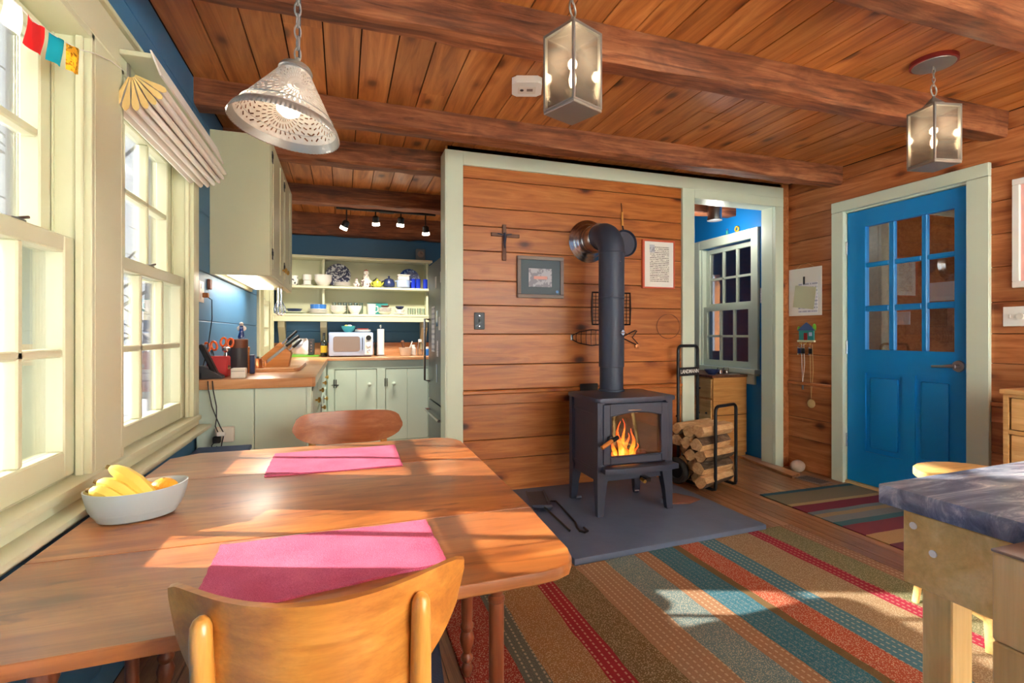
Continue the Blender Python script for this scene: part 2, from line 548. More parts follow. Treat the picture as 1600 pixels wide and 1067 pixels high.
def splotch(name, base, ink, scale, th, rough=0.25):
    m, nt, p = newmat(name)
    tc = nd(nt, 'ShaderNodeTexCoord')
    n = nd(nt, 'ShaderNodeTexNoise', {'Vector': tc.outputs['Object'], 'Scale': float(scale), 'Detail': 2.0, 'Distortion': 0.6})
    c = ramp(nt, n.outputs['Fac'], [(th, lin(base)), (th + 0.04, lin(ink))])
    nt.links.new(c, p.inputs['Base Color'])
    p.inputs['Roughness'].default_value = rough


splotch('plate_print', (60, 66, 96), (206, 210, 220), 48, 0.52)
splotch('plate_blue', (38, 70, 150), (140, 170, 220), 55, 0.55)
splotch('cow_print', (236, 234, 228), (36, 36, 50), 30, 0.57)
splotch('rooster_print', (238, 230, 222), (90, 40, 46), 42, 0.56)
splotch('flag_print', (226, 176, 52), (150, 110, 20), 130, 0.55, 0.8)
splotch('etching', (190, 194, 204), (150, 152, 168), 26, 0.50, 0.6)


def print_mat(name, base, ink, rows, jitter=34):
    """lines of illegible small print on a sheet, in object xz or xy generated coordinates"""
    m, nt, p = newmat(name)
    tc = nd(nt, 'ShaderNodeTexCoord')
    sp = nd(nt, 'ShaderNodeSeparateXYZ', {0: tc.outputs['Generated']})
    z = sp.outputs['Z']
    row = math_(nt, 'MULTIPLY', z, float(rows))
    fr = math_(nt, 'FRACT', row)
    band = math_(nt, 'LESS_THAN', math_(nt, 'ABSOLUTE', math_(nt, 'SUBTRACT', fr, 0.5)), 0.2)
    fl = math_(nt, 'FLOOR', row)
    cx = nd(nt, 'ShaderNodeCombineXYZ', {'X': math_(nt, 'MULTIPLY', math_(nt, 'ADD', sp.outputs['X'], sp.outputs['Y']), float(jitter)), 'Y': math_(nt, 'MULTIPLY', fl, 7.31), 'Z': 0.0})
    n = nd(nt, 'ShaderNodeTexNoise', {'Vector': cx.outputs[0], 'Scale': 1.0, 'Detail': 0.0})
    on = math_(nt, 'MULTIPLY', band, math_(nt, 'GREATER_THAN', n.outputs['Fac'], 0.42))
    c = mix(nt, lin(base), lin(ink), on)
    nt.links.new(c, p.inputs['Base Color'])
    p.inputs['Roughness'].default_value = 0.75


print_mat('document', (234, 232, 224), (92, 90, 92), 20)
print_mat('note_print', (232, 234, 240), (170, 176, 196), 9, 20)


def punched():
    m, nt, p = newmat('punched_tin')
    tc = nd(nt, 'ShaderNodeTexCoord')
    sp = nd(nt, 'ShaderNodeSeparateXYZ', {0: tc.outputs['Object']})
    a = math_(nt, 'ARCTAN2', sp.outputs['Y'], sp.outputs['X'])
    # four daisies around the cone: polar coordinates about each centre
    q = math_(nt, 'SUBTRACT', math_(nt, 'FRACT', math_(nt, 'DIVIDE', math_(nt, 'ADD', a, math.pi + 0.5), math.pi / 2)), 0.5)
    dx = math_(nt, 'MULTIPLY', q, 0.125)
    dz = math_(nt, 'SUBTRACT', sp.outputs['Z'], 0.075)
    rr = math_(nt, 'SQRT', math_(nt, 'ADD', math_(nt, 'MULTIPLY', dx, dx), math_(nt, 'MULTIPLY', dz, dz)))
    th = math_(nt, 'ARCTAN2', dz, dx)
    ring = math_(nt, 'MULTIPLY', rr, 1 / 0.0125)
    off = math_(nt, 'MULTIPLY', math_(nt, 'FLOOR', ring), 0.5)
    f1 = math_(nt, 'ABSOLUTE', math_(nt, 'SUBTRACT', math_(nt, 'FRACT', math_(nt, 'ADD', math_(nt, 'MULTIPLY', th, 34 / (2 * math.pi)), off)), 0.5))
    f2 = math_(nt, 'ABSOLUTE', math_(nt, 'SUBTRACT', math_(nt, 'FRACT', ring), 0.5))
    hole = math_(nt, 'MULTIPLY', math_(nt, 'LESS_THAN', f1, 0.11), math_(nt, 'LESS_THAN', f2, 0.33))
    hole = math_(nt, 'MULTIPLY', hole, math_(nt, 'GREATER_THAN', rr, 0.008))
    hole = math_(nt, 'MULTIPLY', hole, math_(nt, 'LESS_THAN', math_(nt, 'ABSOLUTE', math_(nt, 'SUBTRACT', sp.outputs['Z'], 0.075)), 0.05))
    p.inputs['Base Color'].default_value = lin((206, 200, 190))
    p.inputs['Metallic'].default_value = 0.3
    p.inputs['Roughness'].default_value = 0.45
    bp = nd(nt, 'ShaderNodeBump', {'Height': math_(nt, 'MULTIPLY', math_(nt, 'SUBTRACT', 0.5, f1), math_(nt, 'SUBTRACT', 0.5, f2)), 'Strength': 0.9, 'Distance': 0.004})
    nt.links.new(bp.outputs[0], p.inputs['Normal'])
    tr = nd(nt, 'ShaderNodeBsdfTransparent')
    mx = nd(nt, 'ShaderNodeMixShader', {0: hole, 1: p.outputs[0], 2: tr.outputs[0]})
    nt.links.new(mx.outputs[0], nt.nodes['Material Output'].inputs['Surface'])


punched()

# ================================================================== THE ROOM
XL, XR, ZC, YS, YK, Y0 = -0.70, 3.60, 2.39, 3.38, 5.82, -1.3
# ---- floor
fl = st(B().box((-0.84, Y0, -0.06), (3.75, 6.0, -0.014)).o('floor', 'gap'), 'narrow brown wooden floorboards running towards the stove wall', 'floor')
x = -0.70
rf = random.Random(3)
while x < 3.66:
    wv = 0.064
    cuts = [Y0]
    y = Y0 + rf.uniform(1.0, 3.0)
    while y < 5.3:
        cuts.append(y); y += rf.uniform(2.2, 3.4)
    cuts.append(5.82)
    for a, b in zip(cuts, cuts[1:]):
        B().box((x + 0.0013, a + 0.0008, -0.014), (x + wv - 0.0013, b - 0.0008, rf.uniform(-0.0008, 0.0))).o('floorboard', 'floor_y', fl, False)
    x += wv
# ---- ceiling: planks and beams
ce = st(B().box((-0.84, Y0, ZC + 0.014), (3.75, 6.0, ZC + 0.05)).o('ceiling', 'gap'), 'stained pine plank ceiling above dark hand-hewn beams', 'ceiling')
x = -0.70
while x < 3.6:
    wv = 0.155 if x < 1.9 else 0.13
    x2 = min(x + wv, 3.6)
    c = rf.uniform(0.2, 3.3)
    for a, b in ((Y0, c), (c, 5.82)):
        B().box((x + 0.003, a + 0.001, ZC + rf.uniform(0, 0.002)), (x2 - 0.003, b - 0.001, ZC + 0.016)).o('ceiling_plank', 'ceil_y', ce, False)
    x = x2


def beam(y0, y1, z0, xa, xb, seed):
    rb = random.Random(seed)
    b = B()
    n = 26
    rs = []
    for i in range(n + 1):
        X = xa + (xb - xa) * i / n
        j = lambda s=0.006: rb.uniform(-s, s)
        ch = 0.012
        rs.append(b.ring([(X, y0 + j(0.003), ZC + 0.004), (X, y0 + j(), z0 + ch + j(0.004)), (X, y0 + ch + j(), z0 + j()), (X, y1 - ch + j(), z0 + j()), (X, y1 + j(), z0 + ch + j(0.004)), (X, y1 + j(0.003), ZC + 0.004)]))
    b.loft(rs)
    return b.o('ceiling_beam', 'beam_x', ce)


beam(1.183, 1.306, 2.25, XL, 3.60, 1)
beam(1.863, 1.984, 2.25, XL, 3.60, 2)
beam(2.88, 3.005, 2.262, XL, 3.60, 3)
beam(3.53, 3.665, 2.25, XL, 1.45, 4)
beam(4.64, 4.80, 2.25, XL, 1.45, 5)
beam(5.70, 5.82, 2.17, XL, 1.45, 6)
beam(0.35, 0.48, 2.25, XL, 3.60, 7)
beam(3.95, 4.08, 2.25, 1.62, 3.57, 8)

# ---- left wall
W1, W2, W3 = (1.20, 1.71, 0.735, 1.95), (1.89, 2.72, 0.735, 1.95), (4.90, 5.58, 0.93, 1.95)


def strip(b, x0, x1, holes, ya, yb, za, zb):
    """wall slab with rectangular holes (y0,y1,z0,z1) sharing no y-range"""
    y = ya
    for h in sorted(holes):
        b.box((x0, y, za), (x1, h[0], zb))
        b.box((x0, h[0], za), (x1, h[1], h[2]))
        b.box((x0, h[0], h[3]), (x1, h[1], zb))
        y = h[1]
    b.box((x0, y, za), (x1, yb, zb))
    return b


wl = st(strip(B(), -0.84, -0.712, [W1, W2, W3], Y0, 6.0, 0, 2.42).o('wall_left', 'blue_wall', smooth=False), 'blue board wall with tall cream windows', 'wall')


def yboards(par, mat, x0, x1, y0, y1, zs, name='board', gap=0.0015):
    for a, b in zip(zs, zs[1:]):
        B().box((x0, y0, a + gap), (x1, y1, b - gap), 0.002).o(name, mat, par)


yboards(wl, 'blue_wall', -0.712, -0.70, Y0, 2.86, [2.06, 2.245, 2.388])
yboards(wl, 'blue_wall', -0.712, -0.70, 2.795, 4.82, [0.86, 1.19, 1.45, 1.76, 2.06])
yboards(wl, 'blue_wall', -0.712, -0.70, 2.862, 5.82, [2.06, 2.245, 2.388])
yboards(wl, 'blue_wall', -0.712, -0.70, Y0, 2.88, [0.0, 0.10, 0.27, 0.44, 0.60])

# shared window trim of the left wall (one continuous painted frame)
t1 = st(B().box((-0.712, 0.90, 1.95), (-0.655, 2.80, 2.065), 0.003).o('trim_1', 'cream'), 'cream head casing running over both tall windows', 'trim')
for i, (a, b) in enumerate(((1.11, 1.20), (1.71, 1.89), (2.72, 2.79))):
    B().box((-0.712, a, 0.69), (-0.655, b, 1.95), 0.003).o('casing', 'cream', t1)
B().box((-0.712, 0.88, 2.065), (-0.64, 2.81, 2.08), 0.003).o('cap_moulding', 'cream', t1)
t2 = st(B().box((-0.72, 0.86, 0.715), (-0.64, 2.775, 0.737), 0.006, seg=2).o('trim_2', 'cream'), 'cream two-step window sill along the left wall', 'trim')
B().box((-0.712, 0.86, 0.69), (-0.652, 2.775, 0.715), 0.002).o('apron', 'cream', t2)
B().box((-0.712, 0.85, 0.672), (-0.60, 2.785, 0.69), 0.006, seg=2).o('sill_shelf', 'cream', t2)
B().box((-0.712, 0.86, 0.61), (-0.68, 2.78, 0.672), 0.003).o('apron', 'cream', t2)
B().box((-0.712, 0.86, 0.645), (-0.645, 2.78, 0.672), 0.01).o('cove', 'cream', t2)


def window(n, y0, y1, z0, z1, ym, zmeet, label, zl, zu):
    r = st(bpy.data.objects.new('window_%d' % n, None), label, 'window')
    COL.objects.link(r)
    # jamb liners
    for nm, a, b in (('jamb', (-0.83, y0 - 0.001, z0), (-0.655, y0 + 0.018, z1)), ('jamb', (-0.83, y1 - 0.018, z0), (-0.655, y1 + 0.001, z1)),
                     ('head_jamb', (-0.83, y0, z1 - 0.018), (-0.655, y1, z1 + 0.001)), ('sub_sill', (-0.84, y0, z0 - 0.03), (-0.70, y1, z0 + 0.008))):
        B().box(a, b, 0.002).o(nm, 'cream', r)
    for s, yy in ((1, y0 + 0.018), (-1, y1 - 0.018)):   # stop beads
        B().box((-0.69, yy, z0), (-0.672, yy + s * 0.012, z1 - 0.018), 0.003).o('stop_bead', 'cream', r)
        B().box((-0.742, yy, z0), (-0.738, yy + s * 0.008, z1), 0.0).o('parting_bead', 'cream', r)
    ya, yb = y0 + 0.018, y1 - 0.018
    sw = 0.055
    for nm, xa, xb, za, zb, zm, bot, top in (('lower_sash', -0.735, -0.693, z0 + 0.006, zmeet + 0.02, zl, 0.072, 0.045), ('upper_sash', -0.79, -0.745, zmeet - 0.022, z1 - 0.018, zu, 0.045, 0.05)):
        s = B()
        s.box((xa, ya, za), (xb, ya + sw, zb), 0.004).box((xa, yb - sw, za), (xb, yb, zb), 0.004)
        s.box((xa, ya + sw, za), (xb, yb - sw, za + bot), 0.004).box((xa, ya + sw, zb - top), (xb, yb - sw, zb), 0.004)
        so = s.o(nm, 'cream', r)
        for yy in ym:
            B().box((xa + 0.008, yy - 0.011, za + bot), (xb - 0.004, yy + 0.011, zb - top), 0.004).o('muntin', 'cream', so)
        B().box((xa + 0.008, ya + sw, zm - 0.011), (xb - 0.004, yb - sw, zm + 0.011), 0.004).o('muntin', 'cream', so)
        cols = [ya + sw] + list(ym) + [yb - sw]
        for a, b in zip(cols, cols[1:]):
            for c, d in ((za + bot, zm), (zm, zb - top)):
                B().box((xa + 0.014, a, c), (xa + 0.017, b, d)).o('pane', 'window_glass', so, False)
    # aluminium storm frame outside
    for yy in (y0 + 0.03, y1 - 0.045):
        B().box((-0.83, yy, z0 + 0.01), (-0.815, yy + 0.015, z1 - 0.02)).o('storm_track', 'nickel', r)
    lk = B().box((-0.715, (ya + yb) / 2 - 0.03, zmeet + 0.02), (-0.70, (ya + yb) / 2 + 0.03, zmeet + 0.026), 0.002)
    lk.cyl((-0.708, (ya + yb) / 2, zmeet + 0.024), (-0.70, (ya + yb) / 2 + 0.035, zmeet + 0.034), 0.004)
    lk.o('sash_lock', 'nickel', r)
    return r


window(1, *W1, (1.452,), 1.36, 'cream double-hung window nearest the camera, behind the fruit bowl', 1.07, 1.64)
window(2, *W2, (2.185, 2.42), 1.36, 'cream double-hung window with the folded shade at its top', 1.07, 1.64)
window(3, *W3, (5.24,), 1.42, 'cream kitchen window beyond the knife block', 1.18, 1.68)
t3 = st(B().box((-0.712, 4.82, 0.90), (-0.68, 4.90, 2.06), 0.003).o('trim_3', 'cream'), 'cream casing of the kitchen window', 'trim')
B().box((-0.712, 5.58, 0.90), (-0.68, 5.66, 2.06), 0.003).o('casing', 'cream', t3)
B().box((-0.712, 4.90, 1.95), (-0.68, 5.58, 2.06), 0.003).o('casing', 'cream', t3)
B().box((-0.712, 4.82, 0.895), (-0.64, 5.66, 0.93), 0.003).o('sill', 'cream', t3)

# ---- stove wall
ZS = [0.0, 0.256, 0.392, 0.637, 0.735, 0.91, 1.12, 1.317, 1.488, 1.69, 1.86, 1.989, 2.183, 2.275]
wb = st(bpy.data.objects.new('wall_back', None), 'knotty orange pine board wall behind the wood stove', 'wall')
COL.objects.link(wb)
wbb = B().box((0.667, 3.392, 0), (2.54, 3.50, 2.42)).box((2.54, 3.392, 2.28), (3.60, 3.50, 2.42))
wbb.o('wall_core', 'gap', wb, False)
B().box((0.667, 3.50, 0), (2.52, 3.51, 2.40)).o('rear_lining', 'blue_wall', wb, False)
for a, b in zip(ZS, ZS[1:]):
    B().box((0.74, 3.38, a + 0.002), (2.56, 3.3925, b - 0.002), 0.003).o('pine_board', 'pine_x', wb)
B().box((0.765, 3.355, 0.708), (2.52, 3.385, 0.735), 0.006).o('chair_rail', 'pine_x', wb)
B().box((0.765, 3.368, 0.637), (2.52, 3.381, 0.706), 0.002).o('rail_board', 'pine_x', wb)
tr4 = st(B().box((0.655, 3.36, 0), (0.768, 3.392, 2.355), 0.003).o('trim_4', 'trim'), 'sage green casing at the kitchen corner of the stove wall', 'trim')
B().box((0.645, 3.362, 0), (0.667, 3.52, 2.355), 0.002).o('jamb', 'trim', tr4)
tr5 = st(B().box((0.768, 3.36, 2.263), (3.53, 3.392, 2.355), 0.003).o('trim_5', 'trim'), 'long sage green head casing above the stove wall', 'trim')
B().box((0.655, 3.392, 2.31), (3.6, 3.40, 2.388)).o('filler_strip', 'oak_x', tr5)
tr6 = st(B().box((2.52, 3.36, 0), (2.633, 3.392, 2.263), 0.003).o('trim_6', 'trim'), 'sage green doorway casing beside the log carrier', 'trim')
B().box((2.62, 3.392, 0), (2.634, 3.515, 2.2), 0.002).o('jamb', 'trim', tr6)
B().box((2.633, 3.36, 2.192), (3.53, 3.392, 2.263), 0.002).o('head_casing', 'trim', tr6)
B().box((2.633, 3.392, 2.192), (3.444, 3.515, 2.205), 0.002).o('head_jamb', 'trim', tr6)
tr7 = st(B().box((3.444, 3.36, 0), (3.53, 3.392, 2.192), 0.003).o('trim_7', 'trim'), 'sage green doorway casing in the right corner', 'trim')
B().box((3.444, 3.392, 0), (3.46, 3.515, 2.205), 0.002).o('jamb', 'trim', tr7)
B().box((3.53, 3.375, 0), (3.60, 3.50, 2.39), 0).o('corner_fill', 'pine_y', tr7)

# ---- right wall
D = (2.03, 2.905, 0, 2.06)
wr = st(strip(B(), 3.612, 3.70, [D], Y0, 3.50, 0, 2.42).o('wall_right', 'gap', smooth=False), 'reddish pine board wall around the blue door', 'wall')
ZR = [0.0, 0.26, 0.43, 0.61, 0.727, 0.95, 1.122, 1.305, 1.509, 1.70, 1.89, 2.09, 2.287, 2.388]
for a, b in zip(ZR, ZR[1:]):
    seg = [(Y0, 1.95), (2.955, 3.38)] if b <= 2.10 else [(Y0, 3.38)]
    for ya, yb in seg:
        c = random.uniform(-0.6, 1.2) if ya < 0 else None
        for u, v in ([(ya, c), (c, yb)] if c and c < yb else [(ya, yb)]):
            B().box((3.60, u + 0.0012, a + 0.0014), (3.6125, v - 0.0012, b - 0.0014), 0.0022).o('pine_board', 'pine_y', wr)
for ya, yb in ((Y0, 1.94), (2.96, 3.372)):
    B().box((3.578, ya, 0.70), (3.602, yb, 0.727), 0.006).o('chair_rail', 'pine_y', wr)
    B().box((3.588, ya, 0.61), (3.601, yb, 0.698), 0.002).o('rail_board', 'pine_y', wr)
tr8 = st(B().box((3.578, 2.862, 0), (3.612, 2.958, 2.045), 0.003).o('trim_8', 'trim'), 'sage green casing around the blue door', 'trim')
B().box((3.578, 1.946, 0), (3.612, 2.062, 2.045), 0.003).o('casing', 'trim', tr8)
B().box((3.576, 1.946, 2.047), (3.612, 2.958, 2.125), 0.003).o('head_casing', 'trim', tr8)
for y in (2.046, 2.876):
    B().box((3.612, y, 0), (3.70, y + 0.018, 2.045), 0.002).o('jamb', 'trim', tr8)
B().box((3.612, 2.062, 2.036), (3.70, 2.878, 2.056), 0.002).o('head_jamb', 'trim', tr8)
B().box((3.60, 2.06, 0), (3.74, 2.88, 0.018), 0.004).o('threshold', 'oak_y', tr8)

# the blue door
d1 = st(bpy.data.objects.new('door_1', None), 'bright blue door with nine glass panes and two lower panels', 'door')
COL.objects.link(d1)
dx0, dx1 = 3.635, 3.675
PC = [(2.566, 2.732), (2.353, 2.526), (2.156, 2.318)]
PR = [(1.642, 1.91), (1.327, 1.609), (1.007, 1.285)]
b = B()
b.box((dx0, 2.732, 0.022), (dx1, 2.868, 2.032)).box((dx0, 2.07, 0.022), (dx1, 2.156, 2.032))
b.box((dx0, 2.156, 1.91), (dx1, 2.732, 2.032)).box((dx0, 2.156, 0.84), (dx1, 2.732, 1.007)).box((dx0, 2.156, 0.022), (dx1, 2.732, 0.26))
b.box((dx0, 2.39, 0.26), (dx1, 2.47, 0.84))
b.o('door_frame', 'blue_door', d1)
for (a, c) in ((2.526, 2.566), (2.318, 2.353)):
    B().box((dx0 + 0.004, a, 1.007), (dx1 - 0.004, c, 1.91), 0.006).o('muntin', 'blue_door', d1)
for (a, c) in ((1.609, 1.642), (1.285, 1.327)):
    for (e, f) in PC:
        B().box((dx0 + 0.004, e, a), (dx1 - 0.004, f, c), 0.006).o('muntin', 'blue_door', d1)
for (a, c) in PC:
    for (e, f) in PR:
        B().box((3.654, a - 0.004, e - 0.004), (3.657, c + 0.004, f + 0.004)).o('pane', 'door_glass', d1, False)
for a, c in ((2.47, 2.732), (2.156, 2.39)):
    p = B().box((3.648, a, 0.26), (3.662, c, 0.84))
    p.box((dx0 + 0.002, a + 0.035, 0.295), (3.65, c - 0.035, 0.805), 0.012, seg=2)
    p.o('panel', 'blue_door', d1)
h = B().cyl((3.635, 2.075 + 0.055, 0.92), (3.622, 2.13, 0.92), 0.037, 0.034, 24).cyl((3.622, 2.13, 0.92), (3.585, 2.13, 0.92), 0.012, n=14)
ho = h.o('rosette', 'nickel', d1)
B().tube([(3.585, 2.125, 0.92), (3.582, 2.15, 0.921), (3.583, 2.19, 0.917), (3.586, 2.255, 0.914)], [0.011, 0.012, 0.010, 0.008], 10).o('lever_handle', 'nickel', ho)
for z in (1.77, 1.02, 0.32):
    B().cyl((3.63, 2.872, z - 0.05), (3.63, 2.872, z + 0.05), 0.007).box((3.631, 2.868, z - 0.048), (3.637, 2.90, z + 0.048)).o('hinge', 'nickel', d1)

# ---- hall beyond the doorway
HW = (3.745, 4.45, 0.80, 2.0)
wh = st(strip(B(), 3.57, 3.70, [HW], 3.512, 5.6, 0, 2.42).o('wall_hall', 'blue_hall', smooth=False), 'bright blue wall of the hall seen through the doorway', 'wall')
st(B().box((1.5, 5.45, 0), (3.57, 5.6, 2.42)).o('wall_hall_end', 'blue_hall', smooth=False), 'blue end wall of the hall', 'wall')
st(B().box((1.46, 3.51, 0), (1.60, 5.82, 2.42)).o('wall_partition', 'blue_wall', smooth=False), 'blue partition between kitchen and hall', 'wall')
w4 = st(bpy.data.objects.new('window_4', None), 'sage framed interior window on the blue hall wall', 'window')
COL.objects.link(w4)
for nm, a, c in (('casing', (3.545, 3.66, 0.74), (3.575, 3.745, 2.09)), ('casing', (3.545, 4.45, 0.74), (3.575, 4.54, 2.09)), ('head_casing', (3.545, 3.745, 2.0), (3.575, 4.45, 2.09)),
                 ('sill', (3.50, 3.65, 0.755), (3.575, 4.55, 0.80)), ('apron', (3.545, 3.70, 0.66), (3.572, 4.50, 0.75)), ('jamb', (3.57, 3.745, 0.80), (3.70, 3.76, 2.0)), ('jamb', (3.57, 4.435, 0.80), (3.70, 4.45, 2.0))):
    B().box(a, c, 0.003).o(nm, 'trim', w4)
for nm, xa, za, zb, zm in (('lower_sash', 3.585, 0.80, 1.40, 1.10), ('upper_sash', 3.62, 1.37, 1.99, 1.68)):
    s = B().box((xa, 3.76, za), (xa + 0.03, 3.815, zb)).box((xa, 4.38, za), (xa + 0.03, 4.435, zb)).box((xa, 3.815, za), (xa + 0.03, 4.38, za + 0.06)).box((xa, 3.815, zb - 0.045), (xa + 0.03, 4.38, zb))
    so = s.o(nm, 'trim', w4)
    for yy in (4.003, 4.19):
        B().box((xa + 0.004, yy - 0.011, za + 0.06), (xa + 0.026, yy + 0.011, zb - 0.045)).o('muntin', 'trim', so)
    B().box((xa + 0.004, 3.815, zm - 0.011), (xa + 0.026, 4.38, zm + 0.011)).o('muntin', 'trim', so)
    for a, c in ((3.815, 4.003), (4.003, 4.19), (4.19, 4.38)):
        for e, f in ((za + 0.06, zm), (zm, zb - 0.045)):
            B().box((xa + 0.013, a, e), (xa + 0.016, c, f)).o('pane', 'door_glass', so, False)
# porch behind door and hall window
po = st(B().box((3.75, 1.0, -0.05), (5.3, 5.6, -0.01)).box((5.3, 1.0, -0.05), (5.4, 5.6, 0.9)).box((5.3, 1.0, 2.0), (5.4, 5.6, 2.42)).box((5.3, 2.7, 0.9), (5.4, 5.6, 2.0)).box((3.70, 5.5, 0), (4.2, 5.6, 2.42)).box((4.7, 5.5, 0), (5.3, 5.6, 2.42)).box((4.2, 5.5, 0), (4.7, 5.6, 0.9)).box((4.2, 5.5, 1.9), (4.7, 5.6, 2.42)).box((3.70, 1.0, 0), (5.3, 1.08, 1.0)).box((3.70, 1.0, 2.0), (5.3, 1.08, 2.42)).box((3.70, 1.0, 2.40), (5.3, 5.6, 2.45)).o('wall_porch', 'block_x', smooth=False), 'dim wooden porch seen through the door glass', 'wall')

# ---- unseen wall behind the camera, its wide window added for fill light
wf = st(B().box((-0.84, -1.42, 0), (0.5, -1.30, 2.42)).box((3.5, -1.42, 0), (3.7, -1.30, 2.42)).box((0.5, -1.42, 0), (3.5, -1.30, 0.48)).box((0.5, -1.42, 2.18), (3.5, -1.30, 2.42)).o('wall_front', 'pine_x', smooth=False), 'unseen pine wall behind the camera with an added opening for fill light', 'wall')
w5 = st(bpy.data.objects.new('window_5', None), 'wide cream window added around the fill light behind the camera', 'window')
COL.objects.link(w5)
for k in range(5):
    B().box((0.5 + 0.735 * k, -1.38, 0.48), (0.56 + 0.735 * k, -1.32, 2.18)).o('mullion', 'cream', w5)
for z in (0.48, 2.12):
    for k in range(4):
        B().box((0.56 + 0.735 * k, -1.38, z), (1.235 + 0.735 * k, -1.32, z + 0.06)).o('sash_rail', 'cream', w5)
for k in range(4):
    B().box((0.56 + 0.735 * k, -1.352, 0.54), (1.235 + 0.735 * k, -1.348, 2.12)).o('pane', 'window_glass', w5, False)

# ---- kitchen back wall
wk = st(B().box((-0.84, 5.832, 0), (1.6, 5.95, 2.42)).o('wall_kitchen', 'blue_wall', smooth=False), 'blue board wall at the far end of the kitchen', 'wall')
for a, c in zip([0.9, 1.15, 1.33, 1.6, 1.93, 2.17], [1.15, 1.33, 1.6, 1.93, 2.17, 2.39]):
    B().box((-0.70, 5.82, a + 0.002), (1.46, 5.833, c - 0.002), 0.003).o('board', 'blue_wall', wk)

# ---- outside
st(B().box((-40, -10, -0.7), (-0.9, 60, -0.6)).o('ground_snow', 'snow', smooth=False), 'snowy ground outside the left windows', 'ground')
rt = random.Random(5)
for i, (tx, ty) in enumerate(((-3.2, 8.5), (-4.6, 10.5), (-2.6, 12.5), (-6.4, 13.5), (-5.0, 16.0))):
    b = B()
    H = rt.uniform(6, 8)
    b.tube([(0, 0, -0.7), (0.05, 0.1, H * 0.4), (0.0, 0.0, H)], [0.14, 0.10, 0.02], 8)
    ro = b.o('bare_tree', 'tree_bark')
    for k in range(16):
        z = rt.uniform(0.6, H * 0.9); a = rt.uniform(0, 6.28); L = rt.uniform(0.8, 1.8) * (1 - z / H * 0.5)
        B().tube([(0.03, 0.05, z), (math.cos(a) * L * 0.5, math.sin(a) * L * 0.5, z + L * 0.35), (math.cos(a) * L, math.sin(a) * L, z + L * 0.5)], [0.03, 0.018, 0.006], 5).o('branch', 'tree_bark', ro)
    place(ro, (tx, ty, 0))
    tag(ro, 'bare grey winter tree outside the window, %s from the house' % ('nearest', 'second', 'third', 'fourth', 'farthest')[i], 'tree', 'bare trees outside the windows')

# ================================================================== BIG FURNITURE
# ---- wood stove on its hearth
hearth = B().prism([(1.06, 2.235), (2.29, 2.30), (2.27, 3.375), (1.075, 3.375)], 0.035, bev=0.006).o('hearth_slab', 'slate')
tag(hearth, 'dark slate hearth slab on the floor under the wood stove', 'hearth')

sv = T('wood_stove', 'dark grey cast iron wood stove with a fire behind its glass door', 'stove', (1.69, 2.90, 0.035))
# hollow body: sides, back, bottom, roof
b = B()
b.box((-0.245, -0.19, 0.20), (-0.225, 0.19, 0.68), 0.004).box((0.225, -0.19, 0.20), (0.245, 0.19, 0.68), 0.004)
b.box((-0.225, 0.17, 0.20), (0.225, 0.19, 0.68)).box((-0.225, -0.17, 0.24), (0.225, 0.17, 0.26)).box((-0.225, -0.17, 0.64), (0.225, 0.17, 0.68))
b.box((-0.225, -0.17, 0.20), (0.225, -0.15, 0.30))
b.o('firebox', 'iron', sv)
B().box((-0.224, 0.155, 0.262), (0.224, 0.169, 0.638)).o('rear_dark_lining', 'black', sv)  # black lining sheets added to put the firebox's dark interior into colour
B().box((-0.2245, -0.168, 0.262), (-0.21, 0.154, 0.638)).o('side_dark_lining', 'black', sv)
B().box((0.21, -0.168, 0.262), (0.2245, 0.154, 0.638)).o('side_dark_lining', 'black', sv)
for s in (-1, 1):
    f = B()
    X = s * 0.245
    for a, c in (((-0.16, 0.26), (0.16, 0.275)), ((-0.16, 0.60), (0.16, 0.615)), ((-0.16, 0.26), (-0.145, 0.615)), ((0.145, 0.26), (0.16, 0.615))):
        f.box((X - 0.004, a[0], a[1]), (X + 0.004, c[0], c[1]), 0.002)
    f.o('side_panel', 'iron', sv)
for sx_ in (-1, 1):
    for sy_ in (-1, 1):
        c = (sx_ * 0.236, sy_ * 0.18)
        l = B()
        rs = []
        for z, h in ((0.0, 0.019), (0.02, 0.021), (0.12, 0.026), (0.24, 0.036), (0.26, 0.026), (0.68, 0.024)):
            ox, oy = (c[0] - sx_ * (h - 0.024), c[1] - sy_ * (h - 0.024))
            rs.append(l.ring([(ox - h, oy - h * 0.8, z), (ox + h, oy - h * 0.8, z), (ox + h, oy + h * 0.8, z), (ox - h, oy + h * 0.8, z)]))
        l.loft(rs)
        l.o('leg', 'iron', sv)
for sx_ in (-1, 1):
    B().cyl((sx_ * 0.20, 0.15, 0.012), (sx_ * 0.235, 0.15, 0.012), 0.012, n=10).o('levelling_bolt', 'iron', sv)
B().prism(rrect(-0.275, -0.225, 0.275, 0.205, 0.03), 0.026, XF((0, 0, 0.678)), 0.006).o('top_plate', 'iron', sv)
dr = B()
yF = -0.20
dr.box((-0.225, yF - 0.008, 0.305), (-0.18, yF + 0.03, 0.665), 0.004).box((0.175, yF - 0.008, 0.305), (0.225, yF + 0.03, 0.665), 0.004)
dr.box((-0.18, yF - 0.008, 0.305), (0.175, yF + 0.03, 0.35), 0.004)
n = 14
top = [(-0.18 + 0.355 * i / n, 0.595 + 0.022 * math.sin(math.pi * i / n)) for i in range(n + 1)]
dr.prism([(-0.18, 0.665)] + top + [(0.175, 0.665)], 0.038, wall_y((0, yF + 0.03, 0)))
do = dr.o('stove_door', 'iron', sv)
B().box((-0.19, yF + 0.008, 0.34), (0.185, yF + 0.013, 0.62)).o('door_glass', 'stove_glass', do, False)
ac = B()
rim = [(-0.178, 0.353), (0.173, 0.353)] + [(p[0] * 0.99, p[1] - 0.002) for p in reversed(top)]
